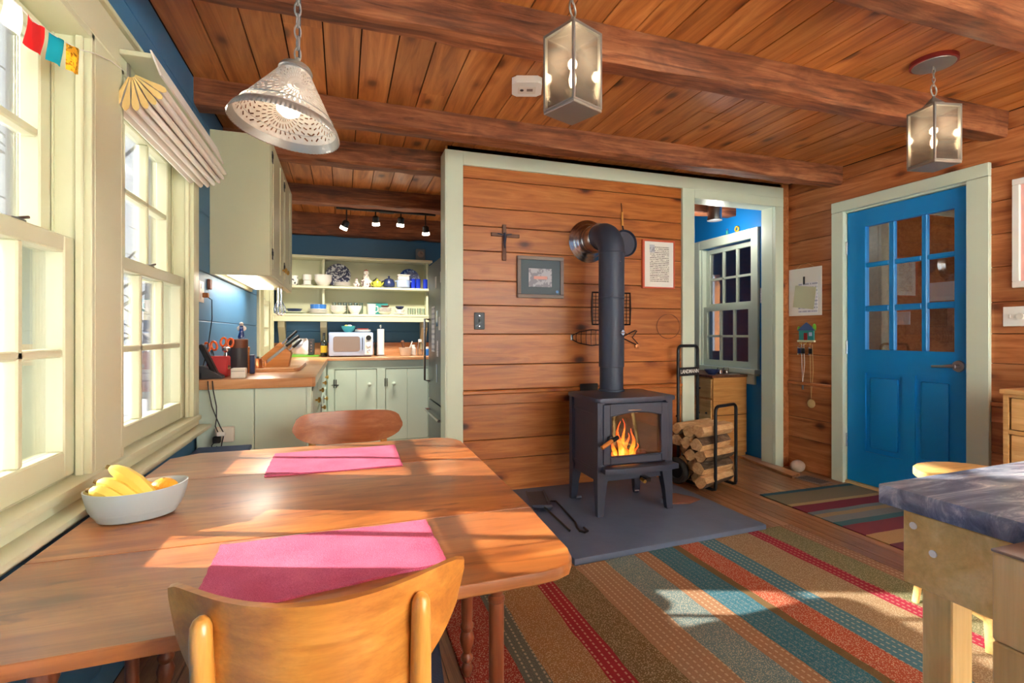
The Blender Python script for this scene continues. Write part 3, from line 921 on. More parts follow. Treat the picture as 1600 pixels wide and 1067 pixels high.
ac.tube([(p[0], yF - 0.009, p[1]) for p in rim], 0.004, 6, True)
ac.o('glass_rim', 'iron', do)
B().box((-0.06, yF - 0.0095, 0.625), (0.03, yF - 0.008, 0.628), m=None).o('maker_mark', 'steel', do)
hd = B().ball((-0.185, yF - 0.02, 0.465), (0.02, 0.014, 0.02)).cyl((-0.185, yF - 0.02, 0.465), (-0.185, yF - 0.035, 0.462), 0.01)
hdo = hd.o('latch', 'blackmetal', do)
B().cyl((-0.145, yF - 0.035, 0.475), (-0.195, yF - 0.045, 0.455), 0.013, n=12).o('handle_ferrule', 'blackmetal', hdo)
B().cyl((-0.19, yF - 0.044, 0.457), (-0.265, yF - 0.06, 0.424), 0.0135, 0.012, n=12).o('wooden_grip', 'chair_x', hdo)
B().prism([(-0.235, 0), (0.255, 0), (0.262, -0.075), (0.14, -0.092), (-0.12, -0.092), (-0.242, -0.075)], 0.034, XF((0, -0.185, 0.262)), 0.007).o('ash_lip', 'iron', sv)
B().cyl((0.03, -0.21, 0.205), (0.03, -0.25, 0.20), 0.011, n=12).o('air_control_knob', 'brass', sv)
B().box((0.045, -0.235, 0.19), (0.085, -0.16, 0.215), 0.005).o('air_control', 'blackmetal', sv)
fb = random.Random(11)
for i, (x, y, z, a) in enumerate(((-0.05, 0.0, 0.30, 0.2), (0.07, 0.04, 0.30, -0.35), (0.0, 0.06, 0.355, 0.5))):
    B().lathe([(0.001, -0.13), (0.032, -0.128), (0.036, 0), (0.03, 0.128), (0.001, 0.13)], 9, m=XF((x, y, z), ry=R(90), rz=a)).o('burning_log', 'dark_z', sv)
B().box((-0.2, -0.12, 0.258), (0.2, 0.15, 0.268)).o('ember_bed', 'ember', sv)
for i, (x, y, hgt, wd, ln) in enumerate(((-0.02, -0.06, 0.25, 0.022, -0.02), (0.0, -0.05, 0.17, 0.026, 0.03), (0.045, -0.06, 0.20, 0.020, 0.025), (-0.05, -0.03, 0.15, 0.018, -0.01), (0.075, -0.05, 0.10, 0.016, 0.02), (0.015, -0.075, 0.11, 0.018, -0.02), (-0.075, -0.05, 0.07, 0.014, 0.01), (0.03, -0.03, 0.26, 0.014, -0.03))):
    fbm = B()
    rs = []
    for k in range(9):
        t = k / 8
        r = wd * (math.sin(math.pi * min(1, (t * 0.85 + 0.18)))) * (1 - t) ** 0.55 + 0.002
        o_ = ln * t + 0.022 * math.sin(t * 7 + i * 2.1) * t
        rs.append(fbm.ring([(x + o_ + r * math.cos(q), y + 0.35 * r * math.sin(q), 0.285 + hgt * t) for q in [2 * math.pi * j / 10 for j in range(10)]]))
    fbm.loft(rs)
    fbm.o('flame', 'flame', sv)
fl_ = bpy.data.lights.new('fire_glow', 'POINT'); fl_.energy = 0.15; fl_.color = (1, 0.45, 0.12); fl_.shadow_soft_size = 0.06
flo = bpy.data.objects.new('fire_glow', fl_); COL.objects.link(flo); flo.location = (0, -0.11, 0.45); flo.parent = sv

# ---- stove pipe
sp_ = T('stove_pipe', 'matt dark stove pipe rising from the stove and bending into the wall', 'stove pipe', (1.71, 3.035, 0.74))
B().lathe([(0.086, 0), (0.086, 0.012), (0.078, 0.014), (0.078, 0.16), (0.084, 0.162), (0.084, 0.62)], 28).o('lower_pipe', 'pipe', sp_)
B().lathe([(0.0855, 0.615), (0.087, 0.618), (0.087, 0.624), (0.085, 0.626), (0.085, 0.93)], 28).o('upper_pipe', 'pipe', sp_)
e = B()
zc = 1.06
pts = [(0, 0, 0.92)] + [(0, 0.13 - 0.13 * math.cos(R(t)), 0.93 + 0.13 * math.sin(R(t))) for t in range(0, 91, 15)] + [(0, 0.16, zc)]
e.tube(pts, 0.0875, 28)
e.torus((0, 0, 0.925), 0.086, 0.004, n=28)
e.o('elbow', 'pipe', sp_)
mY = XF((0, 0.15, zc), rx=R(-90))
B().lathe([(0.094, 0), (0.097, 0.004), (0.097, 0.014), (0.092, 0.018), (0.095, 0.022), (0.095, 0.1), (0.099, 0.105), (0.099, 0.112), (0.095, 0.116), (0.096, 0.155), (0.108, 0.165), (0.12, 0.168), (0.124, 0.172), (0.128, 0.176), (0.138, 0.178), (0.142, 0.182), (0.148, 0.184), (0.156, 0.189), (0.156, 0.194)], 36, m=mY).o('thimble_collar', 'steel', sp_)
dp = B().cyl((0.03, -0.079, 0.39), (0.035, -0.09, 0.39), 0.018, n=16)
dp.torus((0.035, -0.092, 0.39), 0.017, 0.0025, m=None)
dp.o('damper_knob', 'steel', sp_)
B().ball((0.02, -0.083, 0.86), 0.004, 8).o('rivet', 'steel', sp_)

bx_ = B().box((-0.09, -0.008, 0), (0.05, 0.008, 0.06), 0.003).o('fan_heat_shield', 'black')
place(bx_, (1.72, 3.345, 0.70)); bx_.name = 'heat_sensor'
tag(bx_, 'small flat black box on the pine rail behind the stove pipe', 'box')

# ---- dining table with drop leaves
tb = T('dining_table', 'worn cherry drop-leaf dining table with turned legs by the windows', 'table', (0, 0, 0))
tz0, tz1 = 0.649, 0.673
near = [(-0.59, 0.861), (0.348, 0.892), (0.389, 0.896), (0.42, 0.911), (0.439, 0.94), (0.445, 0.975), (0.461, 1.238), (-0.59, 1.238)]
ctr = [(-0.59, 1.240), (0.461, 1.240), (0.468, 1.802), (-0.59, 1.802)]
far = [(-0.59, 1.804), (0.468, 1.804), (0.467, 2.09), (0.459, 2.136), (0.43, 2.177), (0.383, 2.192), (-0.511, 2.188), (-0.59, 2.125)]
for nm, pl in (('drop_leaf', near), ('table_top', ctr), ('drop_leaf', far)):
    B().prism(pl, tz1 - tz0, XF((0, 0, tz0)), 0.004).o(nm, 'cherry_x', tb)
B().box((-0.52, 1.30, 0.55), (0.38, 1.32, tz0), 0.002).box((-0.52, 1.72, 0.55), (0.38, 1.74, tz0), 0.002).box((-0.54, 1.30, 0.55), (-0.52, 1.74, tz0), 0.002).box((0.38, 1.30, 0.55), (0.40, 1.74, tz0), 0.002).o('apron', 'cherry_edge', tb)
PL = [(0.010, 0), (0.016, 0.012), (0.019, 0.03), (0.012, 0.05), (0.02, 0.062), (0.02, 0.072), (0.012, 0.085), (0.021, 0.115), (0.024, 0.14), (0.017, 0.165), (0.022, 0.178), (0.022, 0.186), (0.017, 0.196), (0.0185, 0.22), (0.019, 0.50), (0.021, 0.503), (0.021, 0.512), (0.015, 0.518), (0.024, 0.545), (0.022, 0.57), (0.015, 0.588), (0.02, 0.60), (0.02, 0.714)]
PL = [(r, z * 0.64 / 0.714) for r, z in PL]
for lx, ly in ((0.362, 1.215), (0.383, 1.62), (-0.52, 1.155), (-0.50, 1.76)):
    B().lathe(PL, 18, (lx, ly, 0.0088 if lx > 0.3 else 0)).o('turned_leg', 'leg_z', tb)
B().lathe([(0.011, 0), (0.013, 0.1), (0.016, 0.649)], 14, (-0.47, 1.416, 0)).o('gate_leg', 'leg_z', tb)

# placemats
def mat_on_table(poly, label):
    b = B()
    P = [Vector((x, y)) for x, y in poly]
    n = 24
    g = [[None] * (n + 1) for _ in range(n + 1)]
    rr = random.Random(len(label))
    for i in range(n + 1):
        for j in range(n + 1):
            u, v = i / n, j / n
            q = P[0] * (1 - u) * (1 - v) + P[1] * u * (1 - v) + P[2] * u * v + P[3] * (1 - u) * v
            e = 0.0018 if i in (0, n) or j in (0, n) else 0
            g[i][j] = (q.x + rr.uniform(-1, 1) * e, q.y + rr.uniform(-1, 1) * e, 0.0045 + 0.001 * math.sin(9 * u + 4 * v))
    vt = [[b.bm.verts.new(g[i][j]) for j in range(n + 1)] for i in range(n + 1)]
    vb = [[b.bm.verts.new((g[i][j][0], g[i][j][1], 0.0003)) for j in range(n + 1)] for i in range(n + 1)]
    for i in range(n):
        for j in range(n):
            b.bm.faces.new((vt[i][j], vt[i + 1][j], vt[i + 1][j + 1], vt[i][j + 1]))
            b.bm.faces.new((vb[i][j], vb[i][j + 1], vb[i + 1][j + 1], vb[i + 1][j]))
    for k in range(n):
        for a, c in (((k, 0), (k + 1, 0)), ((k + 1, n), (k, n)), ((0, k + 1), (0, k)), ((n, k), (n, k + 1))):
            b.bm.faces.new((vt[a[0]][a[1]], vb[a[0]][a[1]], vb[c[0]][c[1]], vt[c[0]][c[1]]))
    o = b.o('placemat', 'magenta')
    o.location = (0, 0, tz1)
    return tag(o, label, 'placemat', 'pink placemats on the table')


mat_on_table([(-0.234, 0.905), (0.193, 0.981), (0.189, 1.221), (-0.244, 1.211)], 'pink woven placemat in front of the nearest chair')
mat_on_table([(-0.235, 1.753), (0.192, 1.753), (0.197, 2.083), (-0.239, 2.075)], 'pink woven placemat on the far leaf before the far chair')


# ---- dining chairs
def chair(name, label, loc, rz, wv, zt, mat, curve, hb, ex=2.6, ey=0.55):
    r = T(name, label, 'chair', loc, rz, 'dining chairs')
    b = B()
    n, k = 30, 10
    grid = []
    for side in (0, 1):
        gs = []
        for i in range(n + 1):
            u = -1 + 2 * i / n
            uu = max(-0.9995, min(0.9995, u))
            yc = -0.19 - curve * (1 - uu * uu) - (0.013 if side else 0)
            top = zt - 0.008 * abs(uu) ** 6 - (0.010 if ex < 3 else 0.055) * (1 - (1 - abs(uu) ** 10) ** 0.5)
            bot = top - 0.01 - hb * (1 - abs(uu) ** ex) ** ey
            gs.append([b.bm.verts.new((wv / 2 * uu, yc + (zt - (top + (bot - top) * j / k)) * -0.0 + 0.12 * ((bot - top) * j / k) * -0.6, top + (bot - top) * j / k)) for j in range(k + 1)])
        grid.append(gs)
    for i in range(n):
        for j in range(k):
            b.bm.faces.new((grid[0][i][j], grid[0][i + 1][j], grid[0][i + 1][j + 1], grid[0][i][j + 1]))
            b.bm.faces.new((grid[1][i][j], grid[1][i][j + 1], grid[1][i + 1][j + 1], grid[1][i + 1][j]))
        b.bm.faces.new((grid[0][i][0], grid[1][i][0], grid[1][i + 1][0], grid[0][i + 1][0]))
        b.bm.faces.new((grid[0][i][k], grid[0][i + 1][k], grid[1][i + 1][k], grid[1][i][k]))
    for i in (0, n):
        for j in range(k):
            q = (grid[0][i][j], grid[0][i][j + 1], grid[1][i][j + 1], grid[1][i][j])
            b.bm.faces.new(q if i == 0 else q[::-1])
    b.o('backrest', mat, r)
    hw = wv / 2
    for s in (-1, 1):
        px = s * hw * 0.66
        yb = -0.19 - curve * (1 - 0.66 ** 2) - 0.025
        B().tube([(px * 1.0, yb - 0.03, 0.0), (px, yb + 0.02, 0.40), (px, yb + 0.012, 0.58), (px, yb - 0.002, zt - 0.050), (px, yb - 0.001, zt - 0.034), (px, yb + 0.001, zt - 0.026), (px, yb + 0.003, zt - 0.021)], [0.010, 0.017, 0.0165, 0.0145, 0.0138, 0.0105, 0.004], 14).o('rear_post', 'chair_z', r)
        B().cyl((s * 0.165, 0.17, 0.40), (s * 0.175, 0.185, 0.0), 0.016, 0.01).o('front_leg', 'chair_z', r)
        B().box((s * hw * 0.66 - 0.009, yb + 0.02, 0.375), (s * hw * 0.66 + 0.009, 0.17, 0.405), 0.003).o('side_rail', 'chair_z', r)
    B().box((-0.16, 0.165, 0.375), (0.16, 0.185, 0.405), 0.003).o('front_rail', 'chair_x', r)
    B().prism(rrect(-0.20, -0.19, 0.20, 0.21, 0.05), 0.045, XF((0, 0, 0.405)), 0.014, 3).o('seat_cushion', 'navy_cloth', r)
    return r


chair('dining_chair', 'golden wooden chair with a curved backrest seen from behind, nearest the camera', (-0.007, 1.064, 0), R(-5.8), 0.445, 0.758, 'chair_x', 0.135, 0.174)
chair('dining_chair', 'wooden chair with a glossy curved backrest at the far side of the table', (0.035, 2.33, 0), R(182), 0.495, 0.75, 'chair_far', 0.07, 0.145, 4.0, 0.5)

# ---- rugs
RB = [(0.0, (150, 46, 34), 0.7, 0), (0.175, (92, 98, 88), 0.12, 0.9), (0.26, (150, 112, 66), 0.65, 0), (0.44, (150, 22, 40), 0.0, 0.9), (0.52, (112, 92, 54), 0.65, 0), (0.68, (158, 124, 94), 0.05, 1.0),
      (0.845, (104, 128, 130), 0.75, 0), (1.015, (156, 116, 84), 0.05, 0.9), (1.11, (38, 104, 124), 0.25, 0.3), (1.26, (112, 88, 50), 0, 0), (1.295, (168, 74, 46), 0.85, 0), (1.43, (66, 116, 134), 0.05, 0.9),
      (1.536, (148, 122, 90), 0.65, 0), (1.773, (150, 18, 52), 0.0, 0.7), (1.857, (116, 118, 82), 0.65, 0), (2.025, (150, 112, 88), 0.1, 1.0)]
stripes('rug_stripes', RB, 'x', 0.75, 0.0, 2.11)


def slab_rug(name, poly, h, mat, label, loc):
    o = B().prism(poly, h, bev=0.003, seg=1).o(name, mat)
    o.location = loc
    return tag(o, label, 'rug')


rug = slab_rug('striped_rug', [(0, -2.9), (2.11, -2.9), (2.11, 0.065), (1.9, 0.055), (1.1, 0.0), (0.68, -0.035), (0.0, -0.03)], 0.008, 'rug_stripes', 'large handwoven rug in bold multicoloured stripes beside the dining table', (0.37, 2.255, 0.0005))
edge = B().box((0.0, -0.045, 0.0), (0.66, -0.029, 0.0095)).o('binding', 'tan', rug)
MB_ = [(0.0, (70, 84, 92), 0, 0), (0.10, (104, 40, 60), 0, 0), (0.23, (176, 140, 96), 0, 0), (0.36, (120, 44, 60), 0.0, 0), (0.50, (52, 100, 110), 0, 0), (0.56, (118, 122, 124), 0, 0), (0.64, (150, 128, 96), 0.0, 0), (0.69, (104, 116, 122), 0, 0), (0.735, (116, 28, 52), 0, 0), (0.845, (168, 146, 100), 0, 0), (0.885, (118, 108, 84), 0.1, 0), (1.07, (36, 84, 98), 0, 0)]
stripes('door_mat_stripes', MB_, 'y', 0.3, 0.0, 1.15)
slab_rug('door_mat', [(0, 0), (0.84, 0), (0.84, 1.12), (0, 1.12)], 0.007, 'door_mat_stripes', 'small striped mat lying in front of the blue door', (2.75, 1.70, 0.0005))

# ---- kitchen island with marble top
isl = T('kitchen_island', 'pale maple island table with a grey marble top at the right edge', 'table', (0.887, 0.642, 0))
B().prism([(0, 0), (0.012, -0.72), (1.0, -0.72), (1.0, 0.05)], 0.034, XF((0, 0, 0.826)), 0.003).o('marble_top', 'marble', isl)
B().box((0.018, -0.70, 0.70), (0.04, -0.028, 0.822), 0.002).box((0.04, -0.05, 0.70), (0.96, -0.028, 0.822), 0.002).box((0.04, -0.70, 0.70), (0.96, -0.68, 0.822), 0.002).o('apron', 'maple_x', isl)
for lx, ly in ((0.043, -0.087), (0.9, -0.087), (0.043, -0.66), (0.9, -0.66)):
    B().box((lx, ly, 0.0088), (lx + 0.05, ly + 0.045, 0.822), 0.002).o('leg', 'maple_z', isl)
for yy, zz in ((-0.045, 0.80), (-0.075, 0.765)):
    B().cyl((0.0185, yy, zz), (0.0165, yy, zz), 0.006, n=12).o('dowel_plug', 'white', isl)

bxm = T('maple_chest', 'plain maple chest standing against the near end of the island', 'chest', (0.80, 0.0, 0))
B().box((0, 0, 0.0088), (0.082, 0.432, 0.722), 0.002).o('body', 'maple_z', bxm)
B().box((0, 0, 0.724), (0.082, 0.432, 0.838), 0.002).o('upper_box', 'maple_z', bxm)
B().box((-0.001, -0.001, 0.838), (0.083, 0.433, 0.842), 0.001).o('lid', 'purple_grey', bxm)
jr = B().lathe([(0.020, 0), (0.023, 0.004), (0.023, 0.085), (0.018, 0.095), (0.018, 0.10)], 18).o('storage_jar', 'bowl_grey')
tag(place(jr, (0.860, 0.398, 0.842)), 'pale cylindrical jar on the maple chest at the right edge', 'jar')
B().lathe([(0.0195, 0.098), (0.0195, 0.108), (0.002, 0.109)], 18).o('lid', 'trim', jr)

# ---- stool behind the island
so_ = T('wooden_stool', 'light wooden stool half hidden behind the marble island', 'stool', (2.33, 1.33, 0))
B().prism([(0.19 * math.cos(R(t)), 0.17 * math.sin(R(t))) for t in range(0, 360, 12)], 0.032, XF((0, 0, 0.548)), 0.01, 3).o('seat', 'maple_x', so_)
LG = [(-0.075, 0.15), (-0.19, -0.17), (0.13, -0.2), (0.2, 0.13)]
for lx, ly in LG:
    B().cyl((lx * 0.6, ly * 0.6, 0.55), (lx, ly, 0.0088), 0.017, 0.013).o('leg', 'maple_x', so_)
for a, c in ((0, 1), (1, 2), (2, 3), (3, 0)):
    f = lambda k: (LG[k][0] * 0.92, LG[k][1] * 0.92, 0.11)
    B().cyl(f(a), f(c), 0.009).o('rung', 'maple_x', so_)

# ---- dresser by the right wall
ds = T('oak_dresser', 'light oak chest of drawers at the right edge beside the blue door', 'dresser', (3.20, 0.72, 0))
B().box((0, 0, 0.05), (0.37, 0.02, 0.815)).box((0, 0.94, 0.05), (0.37, 0.96, 0.815)).box((0.35, 0.02, 0.05), (0.37, 0.94, 0.815)).box((0, 0.02, 0.05), (0.37, 0.94, 0.07)).box((0.0, 0.02, 0.80), (0.35, 0.94, 0.815)).o('carcass', 'oak_y', ds)
B().box((-0.012, -0.012, 0.815), (0.375, 0.972, 0.84), 0.004).o('top', 'oak_y', ds)
for z in (0.245, 0.43, 0.615):
    B().box((0.0, 0.02, z), (0.02, 0.94, z + 0.02)).o('drawer_rail', 'oak_y', ds)
for z in (0.075, 0.268, 0.453, 0.638):
    for ya in (0.03, 0.49):
        dw = B().box((0.004, ya, z), (0.022, ya + 0.44, z + 0.158), 0.003).o('drawer', 'oak_y', ds)
        B().ball((-0.008, ya + 0.22, z + 0.08), 0.013, 10).o('knob', 'oak_x', dw)
for ly in (0.0, 0.92):
    for lx in (0, 0.33):
        B().box((lx, ly, 0), (lx + 0.04, ly + 0.04, 0.05)).o('foot', 'oak_y', ds)

# ================================================================== KITCHEN
# ---- left run of base cabinets
kc = T('base_cabinet', 'sage green base cabinet run under the left kitchen worktop', 'cabinet', (-0.70, 2.925, 0))
L = 5.2 - 2.925
B().box((0.0, 0.012, 0.08), (0.525, L, 0.84)).o('carcass', 'cabinet', kc)
B().box((0.0, 0.0, 0.0), (0.262, 0.014, 0.84), 0.003).o('end_panel', 'cabinet', kc)
B().box((0.264, 0.0, 0.0), (0.515, 0.014, 0.84), 0.003).o('end_panel', 'cabinet', kc)
B().box((0.515, 0.0, 0.0), (0.54, 0.02, 0.84), 0.003).o('corner_post', 'cabinet', kc)
B().box((0.0, 0.03, 0.0), (0.47, L, 0.08)).o('plinth', 'dark_grey', kc)
for i in range(4):
    y = 0.05 + i * 0.56
    dd = B().box((0.525, y, 0.12), (0.545, y + 0.50, 0.62), 0.003).o('door', 'cabinet', kc)
    B().lathe([(0.006, 0), (0.006, 0.012), (0.016, 0.016), (0.017, 0.026), (0.008, 0.032)], 14, m=XF((0.545, y + 0.06, 0.56), ry=R(90))).o('knob', 'brass', dd)
    B().box((0.545, y + 0.47, 0.54), (0.549, y + 0.50, 0.60)).o('hinge', 'blackmetal', dd)
    dw = B().box((0.525, y, 0.65), (0.545, y + 0.50, 0.81), 0.003).o('drawer', 'cabinet', kc)
    B().lathe([(0.006, 0), (0.006, 0.012), (0.016, 0.016), (0.017, 0.026), (0.008, 0.032)], 14, m=XF((0.545, y + 0.25, 0.73), ry=R(90))).o('knob', 'brass', dw)
wt = B().prism([(-0.70, 2.895), (-0.155, 2.895), (-0.14, 2.91), (-0.14, 5.19), (-0.70, 5.19)], 0.05, XF((0, 0, 0.841)), 0.004).o('worktop', 'counter_x')
tag(wt, 'butcher block worktop with a thick edge on the left kitchen counter', 'worktop')
# ---- back run
kb = T('base_cabinet', 'sage green base cabinet with two plank doors below the microwave', 'cabinet', (-0.70, 5.215, 0))
B().box((0.0, 0.02, 0.08), (2.1, 0.6, 0.86)).o('carcass', 'cabinet', kb)
B().box((0.56, 0.0, 0.06), (0.62, 0.019, 0.78)).box((1.02, 0.0, 0.06), (1.10, 0.019, 0.78)).box((0.56, 0.0, 0.78), (2.1, 0.019, 0.86)).box((1.53, 0, 0.06), (2.1, 0.019, 0.78)).box((0.56, 0, 0), (2.1, 0.019, 0.06)).o('face_frame', 'cabinet', kb)
for xa, xb, kx in ((0.625, 1.015, 0.946), (1.105, 1.525, 1.181)):
    dd = B().box((xa, 0.003, 0.065), ((xa + xb) / 2 - 0.001, 0.02, 0.776), 0.002).box(((xa + xb) / 2 + 0.001, 0.003, 0.065), (xb, 0.02, 0.776), 0.002).o('door', 'cabinet', kb)
    B().lathe([(0.008, 0), (0.008, 0.012), (0.019, 0.016), (0.02, 0.026), (0.008, 0.034)], 16, m=XF((kx, 0.003, 0.625), rx=R(90))).o('knob', 'cabinet', dd)
    B().box((xa - 0.03 if kx < 1 else xb, 0.0, 0.62), (xa + 0.035 if kx < 1 else xb + 0.03, 0.004, 0.63)).box((xa - 0.012, -0.003, 0.60), (xa - 0.004, 0.004, 0.68)).box((xa + 0.008, -0.003, 0.60), (xa + 0.016, 0.004, 0.68)).o('strap_hinge', 'black', dd)
wt2 = B().box((-0.70, 5.195, 0.862), (1.40, 5.815, 0.892), 0.003).o('worktop', 'counter_x')
tag(wt2, 'wooden worktop below the open dish shelves at the back of the kitchen', 'worktop')
B().box((-0.70, 5.80, 0.892), (1.40, 5.819, 1.028), 0.002).o('backsplash', 'counter_x', wt2)

# ---- upper wall cabinet
uc = T('wall_cabinet', 'pale cream wall cabinet hanging over the left kitchen counter', 'cabinet', (-0.70, 3.20, 1.453))
Hc, Lc = 2.255 - 1.453, 1.27
B().box((0.0, 0.0, 0.0), (0.305, 0.018, Hc), 0.002).o('end_panel', 'cream', uc)
B().box((0.0, 0.018, 0.02), (0.29, Lc, Hc)).o('carcass', 'cream', uc)
B().box((0.0, 0.018, 0.0), (0.02, Lc, 0.02)).box((0.27, 0.018, -0.0), (0.305, Lc, 0.02)).o('light_rail', 'cream', uc)
for i in range(2):
    y = 0.03 + i * 0.63
    dd = B().box((0.29, y, 0.01), (0.309, y + 0.60, Hc - 0.01), 0.003).o('door', 'cream', uc)
    B().box((0.309, y + 0.05, 0.05), (0.313, y + 0.055, Hc - 0.05)).box((0.309, y + 0.40, 0.05), (0.314, y + 0.41, Hc - 0.05)).o('door_batten', 'cream', dd)
    for z in (0.10, Hc - 0.14):
        B().box((0.309, y + 0.005, z), (0.313, y + 0.04, z + 0.065), 0.001).box((0.309, y + 0.0, z + 0.02), (0.318, y + 0.012, z + 0.045)).o('hinge', 'black', dd)
    B().lathe([(0.006, 0), (0.006, 0.012), (0.016, 0.016), (0.017, 0.026), (0.008, 0.032)], 14, m=XF((0.309, y + (0.55 if i == 0 else 0.06), 0.10), ry=R(90))).o('knob', 'brass', dd)
B().box((0.07, 0.06, 0.004), (0.20, 1.05, 0.02), 0.004).o('under_light', 'tube_light', uc)
ul = area('under_cabinet_light', (-0.56, 3.75, 1.44), (0, 0, 0), 0.12, 1.0, 1.3, (1, 0.95, 0.88))

# ---- dish shelves
sh = T('dish_shelf', 'cream open dish shelf with three boards on the kitchen back wall', 'shelf', (0, 5.60, 1.25))
for nm, z, th, xa, xb, ya in (('shelf_board', 1.305 - 1.25, 0.024, -0.66, 0.93, -0.04), ('shelf_board', 1.593 - 1.25, 0.024, -0.66, 0.93, -0.02), ('shelf_board', 1.903 - 1.25, 0.024, -0.66, 0.93, -0.03)):
    B().box((xa, ya, z), (xb, 0.219, z + th), 0.003).o(nm, 'cream', sh)
B().box((-0.66, -0.035, 0.0), (0.93, -0.015, 0.055), 0.002).o('front_apron', 'cream', sh)
B().box((-0.66, 0.205, 0.08), (0.93, 0.2185, 0.655)).o('back_board', 'cream', sh)
for xx in (-0.64, -0.205, 0.875):
    B().box((xx, 0.06, 0.079), (xx + 0.022, 0.205, 0.342)).box((xx, 0.06, 0.367), (xx + 0.022, 0.205, 0.652)).o('divider', 'cream', sh)
for xx in (-0.63, -0.225, 0.825):
    B().prism([(0, 0), (0.16, 0), (0.16, -0.30), (0.13, -0.30), (0.10, -0.16), (0.03, -0.08), (0, -0.06)], 0.065, Matrix.Translation((xx, 0.057, 0.0)) @ Matrix.Rotation(R(90), 4, 'Z') @ Matrix.Rotation(R(90), 4, 'X'), 0.003).o('bracket', 'cream', sh)

# ---- refrigerator
fr = T('refrigerator', 'dark grey refrigerator behind the corner of the stove wall', 'refrigerator', (0.683, 3.55, 0))
B().box((0.06, 0.0, 0.02), (0.72, 0.74, 1.685), 0.006).o('body', 'fridge_side', fr)
for za, zb, nm in ((0.06, 0.58, 'freezer_door'), (0.59, 1.69, 'fridge_door')):
    dd = B().box((0.0, 0.0, za), (0.055, 0.74, zb), 0.008, seg=2).o(nm, 'fridge', fr)
    B().tube([(0.0, 0.69, zb - 0.45 if zb > 1 else zb - 0.08), (-0.04, 0.69, zb - 0.44 if zb > 1 else zb - 0.08), (-0.04, 0.69 if zb > 1 else 0.05, zb - 0.95 if zb > 1 else zb - 0.08), (0.0, 0.69 if zb > 1 else 0.05, zb - 0.96 if zb > 1 else zb - 0.08)], 0.009).o('handle', 'nickel', dd)
for yy in (0.06, 0.68):
    B().cyl((0.2, yy, 0), (0.2, yy, 0.03), 0.02).o('foot', 'black', fr)
for i, (y, z, wv, hv, mt, lb) in enumerate(((0.08, 1.43, 0.07, 0.13, 'tan', 'pink heart shaped paper held on the refrigerator door'), (0.50, 1.16, 0.14, 0.36, 'note_print', 'long white printed list on the refrigerator door'), (0.33, 1.24, 0.07, 0.12, 'blue_glaze', 'blue card on the refrigerator door beside the long list'),
      (0.22, 1.20, 0.06, 0.10, 'paper', 'small white card right of the blue card on the refrigerator'), (0.38, 1.52, 0.06, 0.09, 'paper', 'white photo high on the refrigerator door, far side'), (0.16, 1.54, 0.05, 0.08, 'paper', 'small white magnet high on the refrigerator door'),
      (0.30, 1.01, 0.06, 0.12, 'note_print', 'white label card low on the refrigerator door'), (0.13, 0.95, 0.05, 0.12, 'pale_blue', 'pale blue magnet clip low on the refrigerator door'), (0.34, 0.82, 0.035, 0.14, 'pale_blue', 'narrow pale strip lowest on the refrigerator door'))):
    if i == 0:
        pts = [(wv * 0.5 * 16 * math.sin(t) ** 3 / 16, hv * 0.5 * (13 * math.cos(t) - 5 * math.cos(2 * t) - 2 * math.cos(3 * t) - math.cos(4 * t)) / 16) for t in [2 * math.pi * k / 30 for k in range(30)]]
        o = B().prism(pts, 0.002, Matrix.Rotation(R(-90), 4, 'Z') @ Matrix.Rotation(R(90), 4, 'X')).o('heart_note', 'red_edge')
        o.data.materials[0] = M['leather']
    else:
        o = B().prism(rrect(-wv / 2, -hv / 2, wv / 2, hv / 2, 0.004), 0.002, Matrix.Rotation(R(-90), 4, 'Z') @ Matrix.Rotation(R(90), 4, 'X')).o('fridge_note', mt)
    place(o, (0.6825, 3.55 + y, z))
    tag(o, lb, 'note', 'papers on the refrigerator')
plain('pink_paper', (232, 176, 168), 0.8)
for o in list(COL.objects):
    if o.name.startswith('heart_note'):
        o.data.materials[0] = M['pink_paper']


# ---- crockery helpers -----------------------------------------------------
def pot(name, label, cat, prof, mat, loc, n=24, group=None, rz=0):
    o = B().lathe(prof, n).o(name, mat)
    place(o, loc, rz)
    return tag(o, label, cat, group)


def bowl_prof(r, h, t=0.004, foot=0.5):
    return [(r * foot, 0), (r * foot, 0.004), (r * 0.72, h * 0.3), (r * 0.93, h * 0.7), (r, h), (r - t, h), (r * 0.9 - t, h * 0.68), (r * 0.68, h * 0.32), (r * 0.3, 0.008), (0.001, 0.007)]


def plate_prof(r, h=0.014):
    return [(r * 0.55, 0), (r * 0.6, 0.002), (r, h), (r - 0.002, h + 0.003), (r * 0.62, 0.007), (0.001, 0.006)]


def cup_prof(r, h):
    return [(r * 0.8, 0), (r, h * 0.1), (r, h), (r - 0.004, h), (r - 0.005, h * 0.15), (0.001, h * 0.08)]


ZM, ZL, ZT, YI = 1.617, 1.329, 1.927, 5.68
# middle shelf
m = pot('cow_mug', 'white mug with black cow spots at the left of the middle dish shelf', 'mug', [(0.022, 0), (0.034, 0.012), (0.037, 0.05), (0.033, 0.105), (0.029, 0.105), (0.033, 0.05), (0.02, 0.012), (0.001, 0.01)], 'cow_print', (-0.475, YI, ZM))
B().tube([(-0.03, 0, 0.085), (-0.055, 0, 0.08), (-0.058, 0, 0.04), (-0.032, 0, 0.025)], 0.006).o('handle', 'black', m)
s_ = pot('saucer', 'white saucer under the stacked egg cups on the middle shelf', 'saucer', plate_prof(0.06), 'ceramic', (-0.352, YI, ZM))
pot('tea_cup', 'lower white cup of the two stacked on a saucer', 'cup', cup_prof(0.038, 0.05), 'ceramic', (-0.352, YI, ZM + 0.0075), group='stacked cups')
pot('tea_cup', 'upper white cup of the two stacked on a saucer', 'cup', cup_prof(0.042, 0.06), 'ceramic', (-0.352, YI, ZM + 0.059), group='stacked cups')
